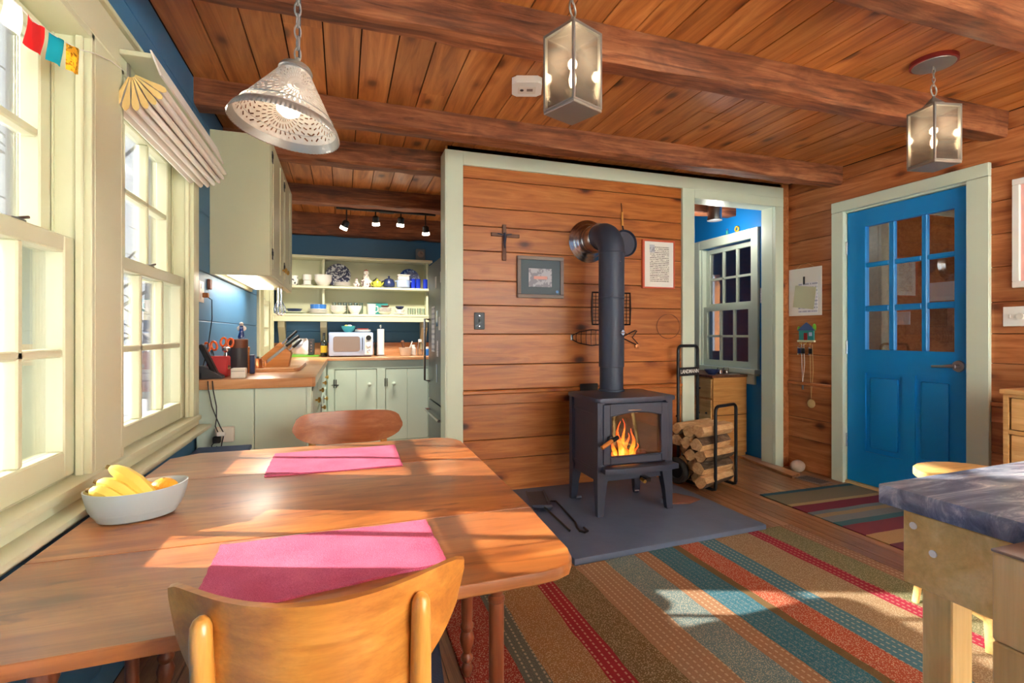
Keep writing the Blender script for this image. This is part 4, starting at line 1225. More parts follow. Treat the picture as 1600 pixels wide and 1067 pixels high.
for k, lb in enumerate(('lowest', 'middle', 'topmost')):
    pot('serving_bowl', lb + ' white wavy bowl of the stack left of the patterned plate', 'bowl', bowl_prof(0.087, 0.075), 'ceramic', (-0.196, YI - 0.005, ZM + 0.022 * k), group='stacked white bowls')
b = B().lathe(plate_prof(0.128, 0.016), 36, m=XF((0, 0, 0.127), rx=R(78)))
tag(place(b.o('platter_plate', 'plate_print'), (-0.05, 5.742, ZM)), 'large dark blue and white patterned plate standing upright', 'plate')
for k, lb in enumerate(('lowest', 'second', 'third', 'topmost')):
    pot('side_plate', lb + ' plate of the short white stack before the patterned plate', 'plate', plate_prof(0.085, 0.011), 'ceramic', (-0.006, YI - 0.02, ZM + 0.011 * k), group='stack of side plates')


def hen(name, label, x, h, r, mat):
    o = B().lathe([(r * 0.8, 0), (r, h * 0.18), (r * 0.95, h * 0.36), (r * 0.55, h * 0.62), (r * 0.42, h * 0.78), (r * 0.3, h * 0.88), (0.002, h * 0.92)], 18).o(name, mat)
    B().ball((0, -r * 0.08, h * 0.84), (0.03 * h / 0.19, 0.03 * h / 0.19, 0.026 * h / 0.19), 12).o('head', 'ceramic', o)
    c = B()
    for k in range(3):
        c.ball(((k - 1) * h * 0.07, 0, h * (0.96 + 0.03 * (k == 1))), (h * 0.045, h * 0.025, h * 0.06), 8)
    c.o('comb', 'comb_red', o)
    B().lathe([(h * 0.035, 0), (0.001, h * 0.12)], 8, m=XF((0, -r * 0.4, h * 0.83), rx=R(90))).o('beak', 'fabric_yellow', o)
    B().ball((0, -r * 0.42, h * 0.74), (h * 0.025, h * 0.02, h * 0.05), 8).o('wattle', 'comb_red', o)
    for s in (-1, 1):
        B().ball((s * r * 0.85, 0.0, h * 0.32), (r * 0.25, r * 0.6, h * 0.14), 10).o('wing', mat, o)
    place(o, (x, YI - 0.02, ZM))
    return tag(o, label, 'figurine')


hen('hen_figurine', 'small yellow and white hen figurine left of the rooster', 0.136, 0.095, 0.033, 'rooster_print')
hen('rooster_figurine', 'tall speckled rooster jar with a red comb on the middle shelf', 0.235, 0.185, 0.052, 'rooster_print')
t_ = pot('black_teapot', 'black cast iron teapot behind the yellow green pot', 'teapot', [(0.03, 0), (0.052, 0.02), (0.055, 0.05), (0.04, 0.09), (0.02, 0.1), (0.012, 0.112), (0.001, 0.118)], 'black', (0.348, 5.75, ZM))
B().tube([(0.04, 0, 0.06), (0.075, 0, 0.085), (0.095, 0, 0.075)], [0.012, 0.009, 0.007]).o('spout', 'black', t_)
g_ = pot('green_teapot', 'small round yellow green teapot on the middle shelf', 'teapot', [(0.028, 0), (0.047, 0.015), (0.05, 0.04), (0.042, 0.068), (0.02, 0.078), (0.018, 0.082), (0.01, 0.088), (0.012, 0.096), (0.001, 0.1)], 'yellow_green', (0.348, 5.64, ZM))
B().tube([(-0.042, 0, 0.06), (-0.062, 0, 0.05), (-0.06, 0, 0.025), (-0.044, 0, 0.02)], 0.006).o('handle', 'yellow_green', g_)
B().tube([(0.04, 0, 0.03), (0.058, 0, 0.045), (0.066, 0, 0.062)], [0.012, 0.008, 0.006]).o('spout', 'yellow_green', g_)
n_ = pot('navy_pot', 'round dark navy lidded pot on the middle shelf', 'pot', [(0.04, 0), (0.062, 0.025), (0.064, 0.055), (0.052, 0.085), (0.05, 0.09)], 'navy', (0.473, YI - 0.01, ZM))
B().lathe([(0.052, 0.088), (0.05, 0.094), (0.02, 0.108), (0.007, 0.11), (0.009, 0.12), (0.013, 0.126), (0.008, 0.133), (0.001, 0.134)], 20).o('lid', 'navy', n_)
c_ = pot('casserole_dish', 'pale blue handled casserole dish with a small dish stacked inside', 'dish', [(0.055, 0), (0.07, 0.012), (0.074, 0.085), (0.07, 0.086), (0.066, 0.02), (0.001, 0.015)], 'pale_blue', (0.622, 5.63, ZM))
for s in (-1, 1):
    B().box((s * 0.07, -0.02, 0.07), (s * 0.09, 0.02, 0.08), 0.003).o('handle', 'pale_blue', c_)
tag(place(B().box((-0.06, -0.05, 0), (0.06, 0.05, 0.045), 0.006).box((-0.066, -0.055, 0.045), (0.066, 0.055, 0.06), 0.004).o('butter_dish', 'ceramic'), (0.622, 5.63, ZM + 0.0865)), 'white rectangular dish stacked on the pale blue casserole', 'dish')
b = B().lathe(plate_prof(0.115, 0.014), 36, m=XF((0, 0, 0.114), rx=R(78)))
tag(place(b.o('blue_plate', 'plate_blue'), (0.70, 5.742, ZM)), 'blue patterned plate standing upright behind the cobalt glasses', 'plate')
for x, lb in ((0.728, 'left dark cobalt tumbler in front of the blue plate'), (0.782, 'right dark cobalt tumbler in front of the blue plate'), (0.86, 'bright cobalt tumbler at the right end of the middle shelf')):
    pot('cobalt_tumbler', lb, 'glass', cup_prof(0.025, 0.105), 'cobalt', (x, 5.63, ZM), group='cobalt tumblers')
# lower shelf
pot('shallow_platter', 'yellow green platter at the left of the lower dish shelf', 'platter', plate_prof(0.115, 0.018), 'yellow_green', (-0.475, YI, ZL)).data.materials[0] = M['trim']
pot('navy_bowl', 'flared navy bowl on the platter at the left of the lower shelf', 'bowl', [(0.045, 0), (0.05, 0.002), (0.078, 0.042), (0.075, 0.042), (0.045, 0.006), (0.001, 0.006)], 'navy', (-0.475, YI, ZL + 0.0105))
for k, lb in enumerate(('lowest', 'second', 'third', 'topmost')):
    pot('dinner_plate', lb + ' pale plate under the blue bowl on the lower shelf', 'plate', plate_prof(0.10, 0.013), 'ceramic', (-0.245, YI, ZL + 0.012 * k), group='dinner plates under the blue bowl')
pot('blue_bowl', 'bright blue straight sided bowl on the dinner plates', 'bowl', [(0.07, 0), (0.078, 0.005), (0.08, 0.055), (0.076, 0.055), (0.073, 0.008), (0.001, 0.007)], 'blue_glaze', (-0.245, YI, ZL + 0.0445))
for k, lb in enumerate(('lowest', 'middle', 'topmost')):
    pot('soup_bowl', lb + ' white bowl of the stack beside the drinking glasses', 'bowl', bowl_prof(0.08, 0.045), 'ceramic', (-0.045, 5.645, ZL + 0.022 * k), group='stacked soup bowls')
pot('mixing_bowl', 'deep cream bowl right of the stacked soup bowls', 'bowl', bowl_prof(0.074, 0.09), 'ceramic', (0.118, 5.645, ZL))
for k, x in enumerate((-0.09, -0.035, 0.02, 0.075, 0.13, 0.185)):
    pot('drinking_glass', 'clear tumbler, %s from the left in the row behind the bowls' % ('first', 'second', 'third', 'fourth', 'fifth', 'sixth')[k], 'glass', cup_prof(0.022, 0.13), 'clear_glass', (x, 5.76, ZL), 16, 'drinking glasses behind the bowls')
p_ = pot('white_pitcher', 'plain white pitcher in the middle of the lower shelf', 'pitcher', [(0.036, 0), (0.04, 0.004), (0.046, 0.1), (0.05, 0.112), (0.046, 0.112), (0.04, 0.01), (0.001, 0.008)], 'ceramic', (0.288, 5.64, ZL))
B().tube([(0.043, 0, 0.09), (0.066, 0, 0.085), (0.068, 0, 0.04), (0.041, 0, 0.025)], 0.005).o('handle', 'ceramic', p_)
tag(place(B().box((-0.11, -0.008, 0), (0.11, 0.008, 0.13), 0.003).o('serving_tray', 'teal'), (0.36, 5.78, ZL)), 'teal tray leaning behind the white pitcher', 'tray')
for k, lb in enumerate(('lowest', 'middle', 'topmost')):
    pot('cereal_bowl', lb + ' white bowl of the stack right of the pitcher', 'bowl', bowl_prof(0.072, 0.035), 'ceramic', (0.43, 5.645, ZL + 0.02 * k), group='stacked cereal bowls')
pot('brown_dish', 'small dark brown dish on the white bowls right of the pitcher', 'dish', bowl_prof(0.045, 0.022), 'leather', (0.43, 5.645, ZL + 0.076))
pot('saucer', 'white saucer under the navy rimmed bowls', 'saucer', plate_prof(0.068), 'ceramic', (0.585, 5.645, ZL))
pot('ramekin', 'white bowl below the navy one on a saucer', 'bowl', bowl_prof(0.055, 0.05), 'ceramic', (0.585, 5.645, ZL + 0.0075))
pot('navy_ramekin', 'navy blue bowl resting on a white bowl, lower shelf', 'bowl', bowl_prof(0.048, 0.035), 'navy', (0.585, 5.645, ZL + 0.058))
for k, (x, y) in enumerate(((0.69, 5.64), (0.74, 5.66), (0.79, 5.63), (0.84, 5.66))):
    pot('glass_jar', '%s small clear jar at the right end of the lower shelf' % ('first', 'second', 'third', 'fourth')[k], 'jar', cup_prof(0.021, 0.075), 'clear_glass', (x, y, ZL), 14, 'small jars on the lower shelf')
# top shelf
ck = tag(place(B().box((-0.05, -0.03, 0), (0.05, 0.03, 0.13), 0.006).o('mantel_clock', 'mat_grey'), (0.811, 5.66, ZT)), 'small grey green clock on the top of the dish shelf', 'clock')
B().lathe([(0.036, 0), (0.036, 0.004), (0.001, 0.005)], 20, m=XF((0, -0.03, 0.072), rx=R(90))).o('dial', 'purple_grey', ck)
B().box((-0.002, -0.037, 0.07), (0.002, -0.035, 0.1)).box((0, -0.037, 0.071), (0.02, -0.035, 0.075)).o('hands', 'black', ck)
tag(place(B().box((-0.12, -0.09, 0), (0.12, 0.09, 0.10), 0.006).box((-0.124, -0.094, 0.075), (0.124, 0.094, 0.103), 0.004).o('storage_box', 'cream'), (0.90, 4.15, 1.69)), 'cream box lying on top of the refrigerator', 'box')

# ---- things on the back counter
ZB = 0.893
ts = T('toaster', 'brushed steel toaster on the back counter behind the knife block', 'toaster', (-0.389, 5.62, ZB + 0.014))
B().prism(rrect(-0.1, 0.0, 0.055, 0.17, 0.02), 0.16, Matrix.Translation((0, 0.08, 0)) @ Matrix.Rotation(R(90), 4, 'X'), 0.004).o('shell', 'steel', ts)
B().box((0.055, -0.08, 0), (0.108, 0.08, 0.165), 0.006).o('control_panel', 'dark_grey', ts)
for k in range(4):
    B().cyl((0.083, -0.08, 0.04 + 0.03 * k), (0.083, -0.086, 0.04 + 0.03 * k), 0.006, n=10).o('button', 'steel', ts)
B().box((-0.08, -0.035, 0.169), (0.035, -0.015, 0.172)).box((-0.08, 0.015, 0.169), (0.035, 0.035, 0.172)).o('slots', 'black', ts)
tag(place(B().prism(rrect(-0.155, -0.1, 0.155, 0.1, 0.02), 0.013, bev=0.003).o('serving_tray', 'green_plastic'), (-0.38, 5.60, ZB)), 'bright green tray under the steel toaster', 'tray')
bt = pot('olive_oil_bottle', 'dark oil bottle with a yellow label left of the microwave', 'bottle', [(0.030, 0), (0.032, 0.004), (0.032, 0.13), (0.028, 0.15), (0.012, 0.17), (0.011, 0.215), (0.013, 0.217), (0.013, 0.225), (0.001, 0.226)], 'bottle_dark', (-0.184, 5.50, ZB))
B().lathe([(0.0325, 0.04), (0.0325, 0.11)], 24, cap=False).o('label', 'label_yellow', bt)
B().lathe([(0.0135, 0.218), (0.0135, 0.24), (0.001, 0.241)], 16).o('cap', 'black', bt)
mw = T('microwave', 'retro pale blue microwave oven on the back counter', 'microwave', (0.077, 5.50, ZB + 0.01))
B().prism(rrect(-0.212, 0, 0.212, 0.235, 0.014), 0.30, Matrix.Translation((0, 0.15, 0)) @ Matrix.Rotation(R(90), 4, 'X'), 0.004).o('case', 'pale_blue', mw)
dd = B().prism(rrect(-0.206, 0.006, 0.125, 0.229, 0.01), 0.012, Matrix.Translation((0, -0.15, 0)) @ Matrix.Rotation(R(90), 4, 'X'), 0.003).o('door', 'pale_blue', mw)
B().prism(rrect(-0.17, 0.045, 0.085, 0.195, 0.025), 0.003, Matrix.Translation((0, -0.162, 0)) @ Matrix.Rotation(R(90), 4, 'X')).o('window', 'purple_grey', dd)
B().tube([(0.108, -0.164, 0.05), (0.108, -0.182, 0.06), (0.108, -0.182, 0.18), (0.108, -0.164, 0.19)], 0.005).o('handle', 'steel', dd)
pn = B().box((0.13, -0.157, 0.01), (0.206, -0.15, 0.225), 0.002).o('control_panel', 'white', mw)
B().cyl((0.168, -0.157, 0.18), (0.168, -0.17, 0.18), 0.026, n=20).o('dial', 'black', pn)
B().cyl((0.168, -0.157, 0.115), (0.168, -0.168, 0.115), 0.024, n=20).o('dial', 'steel', pn)
B().cyl((0.168, -0.157, 0.055), (0.168, -0.164, 0.055), 0.015, n=16).o('button', 'steel', pn)
for xx in (-0.18, 0.18):
    B().box((xx - 0.015, -0.13, -0.01), (xx + 0.015, 0.12, 0.002)).o('foot', 'black', mw)
mt_ = pot('teal_bowl', 'teal bowl of greens standing on the microwave', 'bowl', bowl_prof(0.07, 0.065), 'pale_blue', (0.053, 5.50, ZB + 0.2455))
mt_.data.materials[0] = M['teal']
for k, (x, y, z, mm) in enumerate(((0.03, 5.49, 1.196, 'yellow_green'), (0.07, 5.48, 1.196, 'ceramic'), (0.055, 5.53, 1.197, 'ceramic'))):
    tag(place(B().ball((0, 0, 0), 0.02, 10).o(('lime', 'egg', 'egg')[k], mm), (x, y, z)), ('small green lime in the teal bowl on the microwave', 'left white egg in the teal bowl on the microwave', 'rear white egg in the teal bowl on the microwave')[k], ('fruit', 'egg', 'egg')[k])
for k, lb in enumerate(('lower', 'upper')):
    pot('dessert_plate', lb + ' plate on the right side of the microwave top', 'plate', plate_prof(0.08, 0.012), 'ceramic', (0.195, 5.50, ZB + 0.2455 + 0.011 * k), group='plates on the microwave')
pot('red_dish', 'dark red dish on the plates atop the microwave', 'dish', bowl_prof(0.06, 0.02), 'comb_red', (0.195, 5.50, ZB + 0.2455 + 0.02))
pt = T('paper_towel', 'white paper towel roll upright on a steel holder', 'paper towel', (0.376, 5.52, ZB))
B().lathe([(0.055, 0), (0.055, 0.006), (0.008, 0.01), (0.007, 0.30), (0.012, 0.305), (0.013, 0.318), (0.001, 0.325)], 20).o('holder', 'steel', pt)
B().lathe([(0.036, 0.012), (0.036, 0.28), (0.012, 0.281), (0.012, 0.012)], 22, cap=False).o('roll', 'paper', pt)
for k, (x, h, mm, lb) in enumerate(((0.30, 0.16, 'clear_glass', 'narrow clear spice bottle between microwave and paper towel'), (0.325, 0.14, 'bottle_dark', 'dark spice bottle just left of the paper towel'))):
    pot('spice_bottle', lb, 'bottle', [(0.014, 0), (0.015, h * 0.75), (0.009, h * 0.85), (0.009, h)], mm, (x + 0.005, 5.62, ZB), 12)
mo = pot('mortar_bowl', 'white mortar bowl holding utensils on the back counter', 'mortar', [(0.05, 0), (0.055, 0.006), (0.068, 0.075), (0.074, 0.085), (0.066, 0.085), (0.05, 0.012), (0.001, 0.01)], 'ceramic', (0.63, 5.48, ZB))
tag(place(B().cyl((0, 0, 0), (-0.02, 0.01, 0.12), 0.011, 0.017, 12).ball((-0.022, 0.011, 0.128), 0.02, 10).o('pestle', 'dark_z'), (0.62, 5.47, ZB + 0.015)), 'dark wooden pestle leaning in the white mortar', 'pestle')
tag(place(B().cyl((0, 0, 0), (0.05, 0.0, 0.13), 0.005, 0.006, 8).o('spoon', 'white'), (0.65, 5.48, ZB + 0.02)), 'white spoon handle standing in the mortar', 'spoon')
for k, (x, y, h, mm, lb) in enumerate(((0.72, 5.56, 0.10, 'ceramic', 'short white jar right of the mortar'), (0.785, 5.5, 0.16, 'clear_glass', 'clear water bottle beside the refrigerator end'), (0.85, 5.45, 0.08, 'blue_glaze', 'small blue container at the right end of the back counter'))):
    o = pot('counter_jar', lb, 'jar', [(0.028, 0), (0.031, 0.004), (0.031, h * 0.75), (0.018, h * 0.88), (0.018, h), (0.001, h)], mm, (x, y, ZB), 16)
    B().lathe([(0.02, h * 0.9), (0.02, h + 0.012), (0.001, h + 0.013)], 14).o('lid', 'white', o)

# ---- things on the left counter
ZW = 0.8915
ph = T('phone_charger', 'black cordless phone standing in its charging cradle on the counter end', 'phone', (-0.645, 2.985, ZW))
B().prism([(-0.05, 0), (0.055, 0), (0.055, 0.012), (-0.03, 0.065), (-0.05, 0.068)], 0.07, XF((0, 0.035, 0), rx=R(90)), 0.003).o('cradle', 'dark_grey', ph)
B().box((-0.012, -0.024, 0), (0.012, 0.024, 0.17), 0.006, m=XF((0.022, 0, 0.02), ry=R(-24))).o('handset', 'black', ph)
B().box((-0.0135, -0.018, 0.08), (-0.011, 0.018, 0.13), m=XF((0.047, 0, 0.02), ry=R(-24))).o('display', 'mat_grey', ph)
hl = tag(place(B().box((-0.05, -0.04, 0), (0.05, 0.04, 0.11), 0.006).box((-0.044, -0.034, 0.1), (0.044, 0.034, 0.1105)).o('utensil_tin', 'red_print'), (-0.635, 3.10, ZW)), 'red patterned tin full of scissors and tools on the counter', 'tin')
for k, (x, a, mm, lb, y) in enumerate(((-0.65, -12, 'orange_plastic', 'scissors with round orange handles in the red tin', 3.09), (-0.615, 8, 'orange_plastic', 'taller orange handled scissors in the red tin', 3.11))):
    o = T('scissors', lb, 'scissors', (x, y, ZW + 0.06))
    o.rotation_euler = (0, R(a), 0)
    for s in (-1, 1):
        B().torus((0, 0, 0), 0.017, 0.006, m=XF((s * 0.017, 0, 0.105 + 0.02 * k), rx=R(90)), sx=0.8, sy=1.35, n=16).o('handle', mm, o)
    B().box((-0.007, -0.002, -0.05), (0.007, 0.002, 0.085)).o('blade', 'steel', o)
tag(place(B().lathe([(0.02, 0), (0.024, 0.01), (0.008, 0.03), (0.006, 0.09), (0.02, 0.1), (0.022, 0.115), (0.001, 0.125)], 14).o('corkscrew', 'steel'), (-0.597, 3.085, ZW + 0.04)), 'shiny steel kitchen tool in the red tin', 'tool')
th = pot('coffee_canister', 'dark steel canister with a brown lid on the left counter', 'canister', [(0.05, 0), (0.052, 0.004), (0.052, 0.15)], 'slate_blue', (-0.575, 3.28, ZW))
th.data.materials[0] = M['dark_grey']
B().lathe([(0.053, 0.15), (0.054, 0.155), (0.054, 0.195), (0.05, 0.2), (0.001, 0.201)], 24).o('lid', 'dark_z', th)
gb = tag(place(B().box((-0.035, -0.028, 0), (0.035, 0.028, 0.052), 0.008, seg=3).o('small_speaker', 'grey_box'), (-0.515, 2.97, ZW)), 'small silver white box at the front of the left counter', 'speaker')
B().box((-0.03, -0.0285, 0.036), (0.03, -0.0275, 0.038)).o('seam', 'dark_grey', gb)
tag(place(B().prism([(-0.125, -0.35), (0.1, -0.35), (0.125, -0.3), (0.125, 0.35), (-0.125, 0.35)], 0.02, bev=0.003).o('cutting_board', 'counter_x'), (-0.385, 3.72, ZW)), 'wooden cutting board lying under the knife block', 'cutting board')
kb_ = T('knife_block', 'slanted wooden knife block full of knives on the cutting board', 'knife block', (-0.405, 3.58, ZW + 0.0205))
B().prism([(-0.07, 0), (0.075, 0), (0.09, 0.09), (0.025, 0.155), (-0.085, 0.06)], 0.11, Matrix.Translation((0, 0.055, 0)) @ Matrix.Rotation(R(90), 4, 'X'), 0.003).o('block', 'block_x', kb_)
for k, (u, v, ln) in enumerate(((0.2, -0.03, 0.09), (0.2, 0.0, 0.1), (0.2, 0.03, 0.085), (0.55, -0.03, 0.11), (0.55, 0.0, 0.09), (0.55, 0.03, 0.1), (0.85, -0.01, 0.12))):
    px_, pz_ = 0.09 - 0.065 * u, 0.09 + 0.065 * u
    d_ = Vector((0.72, 0, 0.69))
    kn = B().cyl((px_, v, pz_), Vector((px_, v, pz_)) + d_ * ln * 0.35, 0.006, n=8).o('bolster', 'steel', kb_)
    B().cyl(Vector((px_, v, pz_)) + d_ * ln * 0.35, Vector((px_, v, pz_)) + d_ * ln, 0.0085, 0.007, n=8).o('knife_handle', 'black', kb_)
ck_ = T('chef_knife', 'long knife with a black handle leaning across the knife block', 'knife', (-0.47, 3.50, ZW + 0.05))
B().prism([(0, 0), (0.02, -0.004), (0.14, 0.10), (0.13, 0.115)], 0.002, Matrix.Rotation(R(90), 4, 'X')).o('blade', 'steel', ck_)
B().cyl((0.128, 0, 0.105), (0.205, 0, 0.165), 0.009, 0.010, 10).o('handle', 'black', ck_)
cp = pot('copper_mug', 'hammered copper mug on the left counter beside the knife block', 'mug', [(0.026, 0), (0.034, 0.015), (0.037, 0.04), (0.033, 0.068), (0.035, 0.078), (0.031, 0.078), (0.03, 0.06), (0.001, 0.01)], 'copper', (-0.507, 3.47, ZW))
B().tube([(0.03, 0, 0.065), (0.052, 0, 0.06), (0.05, 0, 0.03), (0.034, 0, 0.02)], 0.004).o('handle', 'copper', cp)
tag(place(B().lathe([(0.02, 0), (0.023, 0.05), (0.016, 0.1), (0.02, 0.15), (0.001, 0.16)], 14).o('pepper_mill', 'block_x'), (-0.545, 3.37, ZW)), 'brown wooden mill between the canister and the copper mug', 'mill')
tag(place(B().box((-0.013, -0.02, 0), (0.013, 0.02, 0.11), 0.003).o('snack_bar_packet', 'navy'), (-0.50, 3.29, ZW)), 'narrow navy blue packet in front of the copper mug', 'packet')
fg = pot('angel_figurine', 'small blue and white figurine on the wall ledge above the canister', 'figurine', [(0.016, 0), (0.019, 0.01), (0.011, 0.05), (0.009, 0.075)], 'plate_blue', (-0.555, 3.32, ZW + 0.2), 12)
place(fg, (-0.56, 3.30, ZW + 0.202))
fg['label'] = 'small blue and white figurine standing on the brown canister lid'
B().ball((0, 0, 0.085), 0.012, 10).o('head', 'ceramic', fg)
B().ball((0.0, 0.008, 0.06), (0.026, 0.004, 0.018), 8).o('wings', 'ceramic', fg)
# whisks hanging from the wall cabinet
for k, (y, mm, lb) in enumerate(((3.86, 'steel', 'shiny metal whisk hanging under the wall cabinet, front'), (3.93, 'steel', 'second metal whisk hanging just behind the first'))):
    wk_ = T('whisk', lb, 'whisk', (-0.425 + 0.012 * k, y, 1.25))
    B().cyl((0, 0, 0.10), (0, 0, 0.19), 0.006).o('handle', 'steel', wk_)
    for q in range(4):
        a = q * math.pi / 4
        B().tube([(0.005 * math.cos(a), 0.005 * math.sin(a), 0.10), (0.03 * math.cos(a), 0.03 * math.sin(a), 0.05), (0.026 * math.cos(a), 0.026 * math.sin(a), 0.02), (0, 0, 0), (-0.026 * math.cos(a), -0.026 * math.sin(a), 0.02), (-0.03 * math.cos(a), -0.03 * math.sin(a), 0.05), (-0.005 * math.cos(a), -0.005 * math.sin(a), 0.10)], 0.0018, 5).o('wire', 'steel', wk_)
    B().tube([(0, 0, 0.19), (0.008, 0, 0.198), (0, 0, 0.203)], 0.002, 5).o('hook', 'brass', wk_)
# outlets and cords
ol = T('wall_outlet', 'white outlet plate with a black plug on the blue wall by the window', 'outlet', (-0.70, 3.01, 1.34))
B().box((0, -0.045, -0.055), (0.006, 0.045, 0.055), 0.002).o('plate', 'outlet', ol)
for s in (-1, 1):
    B().box((0.006, -0.015, s * 0.028 - 0.013), (0.008, 0.015, s * 0.028 + 0.013), 0.001).o('socket', 'white', ol)
B().box((0.008, 0.0, -0.03), (0.035, 0.025, -0.005), 0.003).o('plug', 'copper', ol)
tag(B().box((-0.70, 3.14, 1.365), (-0.685, 3.19, 1.42), 0.003).o('thermostat', 'leather'), 'small brown wall switch next to the outlet on the blue wall', 'switch')
tag(B().tube([(-0.68, 3.02, 1.32), (-0.655, 3.04, 1.30), (-0.652, 3.03, 1.2), (-0.665, 3.02, 1.08), (-0.68, 3.0, 0.98), (-0.685, 2.95, 0.92), (-0.68, 2.93, 0.895)], 0.0025, 6).o('phone_cable', 'black'), 'black cord running down the blue wall to the phone', 'cord')
for k, (dx, lb) in enumerate(((0.0, 'black cable hanging with a loop down the counter end'), (0.02, 'second black cable hanging beside the looped one'))):
    pts = [(-0.64 + dx, 2.89, 0.886), (-0.635 + dx, 2.882, 0.84), (-0.62 + dx, 2.878, 0.76), (-0.60, 2.88, 0.70), (-0.605 + dx, 2.88, 0.66), (-0.59 + dx * 1.2, 2.88, 0.62)]
    pts += [(-0.61 - 0.0 + 0.012 * math.cos(a), 2.878, 0.562 + 0.02 * math.sin(a)) for a in (1.5, 3.1, 4.7, 6.2)] if k == 0 else [(-0.575, 2.88, 0.58), (-0.58, 2.878, 0.545)]
    tag(B().tube(pts, 0.0028, 6).o('cable', 'black'), lb, 'cable', 'cables on the counter end')
pb = T('power_strip', 'outlet box with a plugged in adapter on the counter end panel', 'outlet', (-0.58, 2.923, 0.61))
B().box((-0.03, -0.035, -0.035), (0.055, 0.0, 0.04), 0.004).o('box', 'outlet', pb)
B().box((-0.035, -0.06, -0.033), (0.0, -0.035, 0.0), 0.004).o('adapter', 'black', pb)
B().box((-0.02, -0.055, 0.0), (0.02, -0.034, 0.02), 0.004).o('plug', 'white', pb)
bb = T('blue_storage_box', 'low slate blue box on the floor below the cable outlet', 'box', (-0.56, 2.74, 0))
B().box((-0.115, -0.13, 0), (0.115, 0.13, 0.54), 0.004).o('body', 'slate_blue', bb)
B().box((-0.12, -0.135, 0.54), (0.12, 0.135, 0.56), 0.003).o('lid', 'slate_blue', bb)
# ---- track light
tl = T('track_light', 'black ceiling track with four small spotlights over the kitchen', 'track light', (0, 4.86, 2.25))
B().box((-0.06, -0.015, -0.0), (0.84, 0.015, 0.02), 0.002).o('track', 'black', tl)
B().box((0.32, -0.03, -0.004), (0.45, 0.03, 0.0), 0.002).o('feed_box', 'black', tl)
B().box((0.3, -0.04, 0.02), (0.5, 0.04, 0.14)).o('mount', 'beam_x', tl)
for x, dz, a in ((0.03, 0.11, 24), (0.285, 0.05, -5), (0.515, 0.045, 3), (0.745, 0.11, -6)):
    hd_ = B().cyl((x, 0, 0), (x, 0, -dz), 0.006).o('spot_stem', 'black', tl)
    m_ = XF((x, 0, -dz), ry=R(a), rx=R(18))
    B().lathe([(0.014, 0.012), (0.03, 0), (0.032, -0.05)], 16, m=m_).o('spot_shade', 'black', hd_)
    B().lathe([(0.032, -0.05), (0.033, -0.052), (0.034, -0.075), (0.03, -0.078), (0.001, -0.076)], 16, m=m_).o('spot_lens', 'bulb_soft', hd_)
    sl = bpy.data.lights.new('track_spot', 'SPOT'); sl.energy = 15; sl.spot_size = R(110); sl.spot_blend = 0.6; sl.color = (1, 0.9, 0.74); sl.shadow_soft_size = 0.04
    slo = bpy.data.objects.new('track_spot', sl); COL.objects.link(slo); slo.parent = tl
    slo.location = m_ @ Vector((0, 0, -0.09)); slo.rotation_euler = (R(18), R(a), 0)

# ================================================================== LAMPS
def chain(parent, x, y, z0, z1, mat, r=0.0075, t=0.0018, name='chain_link'):
    n = max(1, round((z1 - z0) / (r * 2.9)))
    st_ = (z1 - z0) / n
    for i in range(n):
        m_ = XF((x, y, z0 + st_ * (i + 0.5)), rz=R(90 * (i % 2)) + 0.4) @ Matrix.Rotation(R(90), 4, 'X')
        B().torus((0, 0, 0), r, t, m=m_, n=12, k=6, sx=0.75, sy=st_ * 0.5 / r * 1.25).o(name, mat, parent)


def plight(parent, loc, e, c=(1, 0.8, 0.55), s=0.02):
    l = bpy.data.lights.new('lamp_glow', 'POINT'); l.energy = e; l.color = c; l.shadow_soft_size = s
    o = bpy.data.objects.new('lamp_glow', l); COL.objects.link(o); o.parent = parent; o.location = loc
    return o


pl = T('pendant_lamp', 'punched tin cone pendant lamp hanging on a chain over the table', 'lamp', (-0.098, 1.255, 1.576))
c = B()
n = 64
rs = []
for (r, z) in ((0.108, 0.018), (0.095, 0.04), (0.06, 0.095), (0.034, 0.136)):
    rs.append(c.ring([(r * math.cos(2 * math.pi * i / n), r * math.sin(2 * math.pi * i / n), z) for i in range(n)]))
c.loft(rs, False)
c.o('shade', 'punched_tin', pl)
c = B()
n = 160
rs = []
for (r, z) in ((0.109, 0.02), (0.1105, 0.017), (0.117, 0.002), (0.1165, 0.0), (0.1145, 0.001), (0.1075, 0.018)):
    rs.append(c.ring([((r + (0.0016 if i % 2 else -0.0006) * (r > 0.11)) * math.cos(2 * math.pi * i / n), (r + (0.0016 if i % 2 else -0.0006) * (r > 0.11)) * math.sin(2 * math.pi * i / n), z) for i in range(n)]))
c.loft(rs, False)
c.o('crimped_rim', 'pewter', pl)
B().lathe([(0.034, 0.136), (0.037, 0.139), (0.036, 0.144), (0.03, 0.152), (0.015, 0.158), (0.006, 0.162), (0.005, 0.172), (0.001, 0.173)], 24).o('cap', 'pewter', pl)
B().torus((0, 0, 0.036), 0.0985, 0.0012, n=48, k=6).torus((0, 0, 0.134), 0.0355, 0.0015, n=32, k=6).o('bead_ring', 'pewter', pl)
B().lathe([(0.016, 0.14), (0.016, 0.105), (0.012, 0.10)], 14).o('socket', 'white', pl)
B().lathe([(0.012, 0.105), (0.022, 0.085), (0.028, 0.062), (0.024, 0.042), (0.012, 0.033), (0.001, 0.031)], 18).o('bulb', 'bulb_dim', pl)
tilt = Matrix.Translation((0, 0, 0.168)) @ Matrix.Rotation(R(9), 4, 'Y') @ Matrix.Rotation(R(-3), 4, 'X') @ Matrix.Translation((0, 0, -0.168))
for ch in list(pl.children):
    ch.matrix_local = tilt
chain(pl, 0, 0, 0.168, 0.68, 'pewter', 0.009, 0.0022)
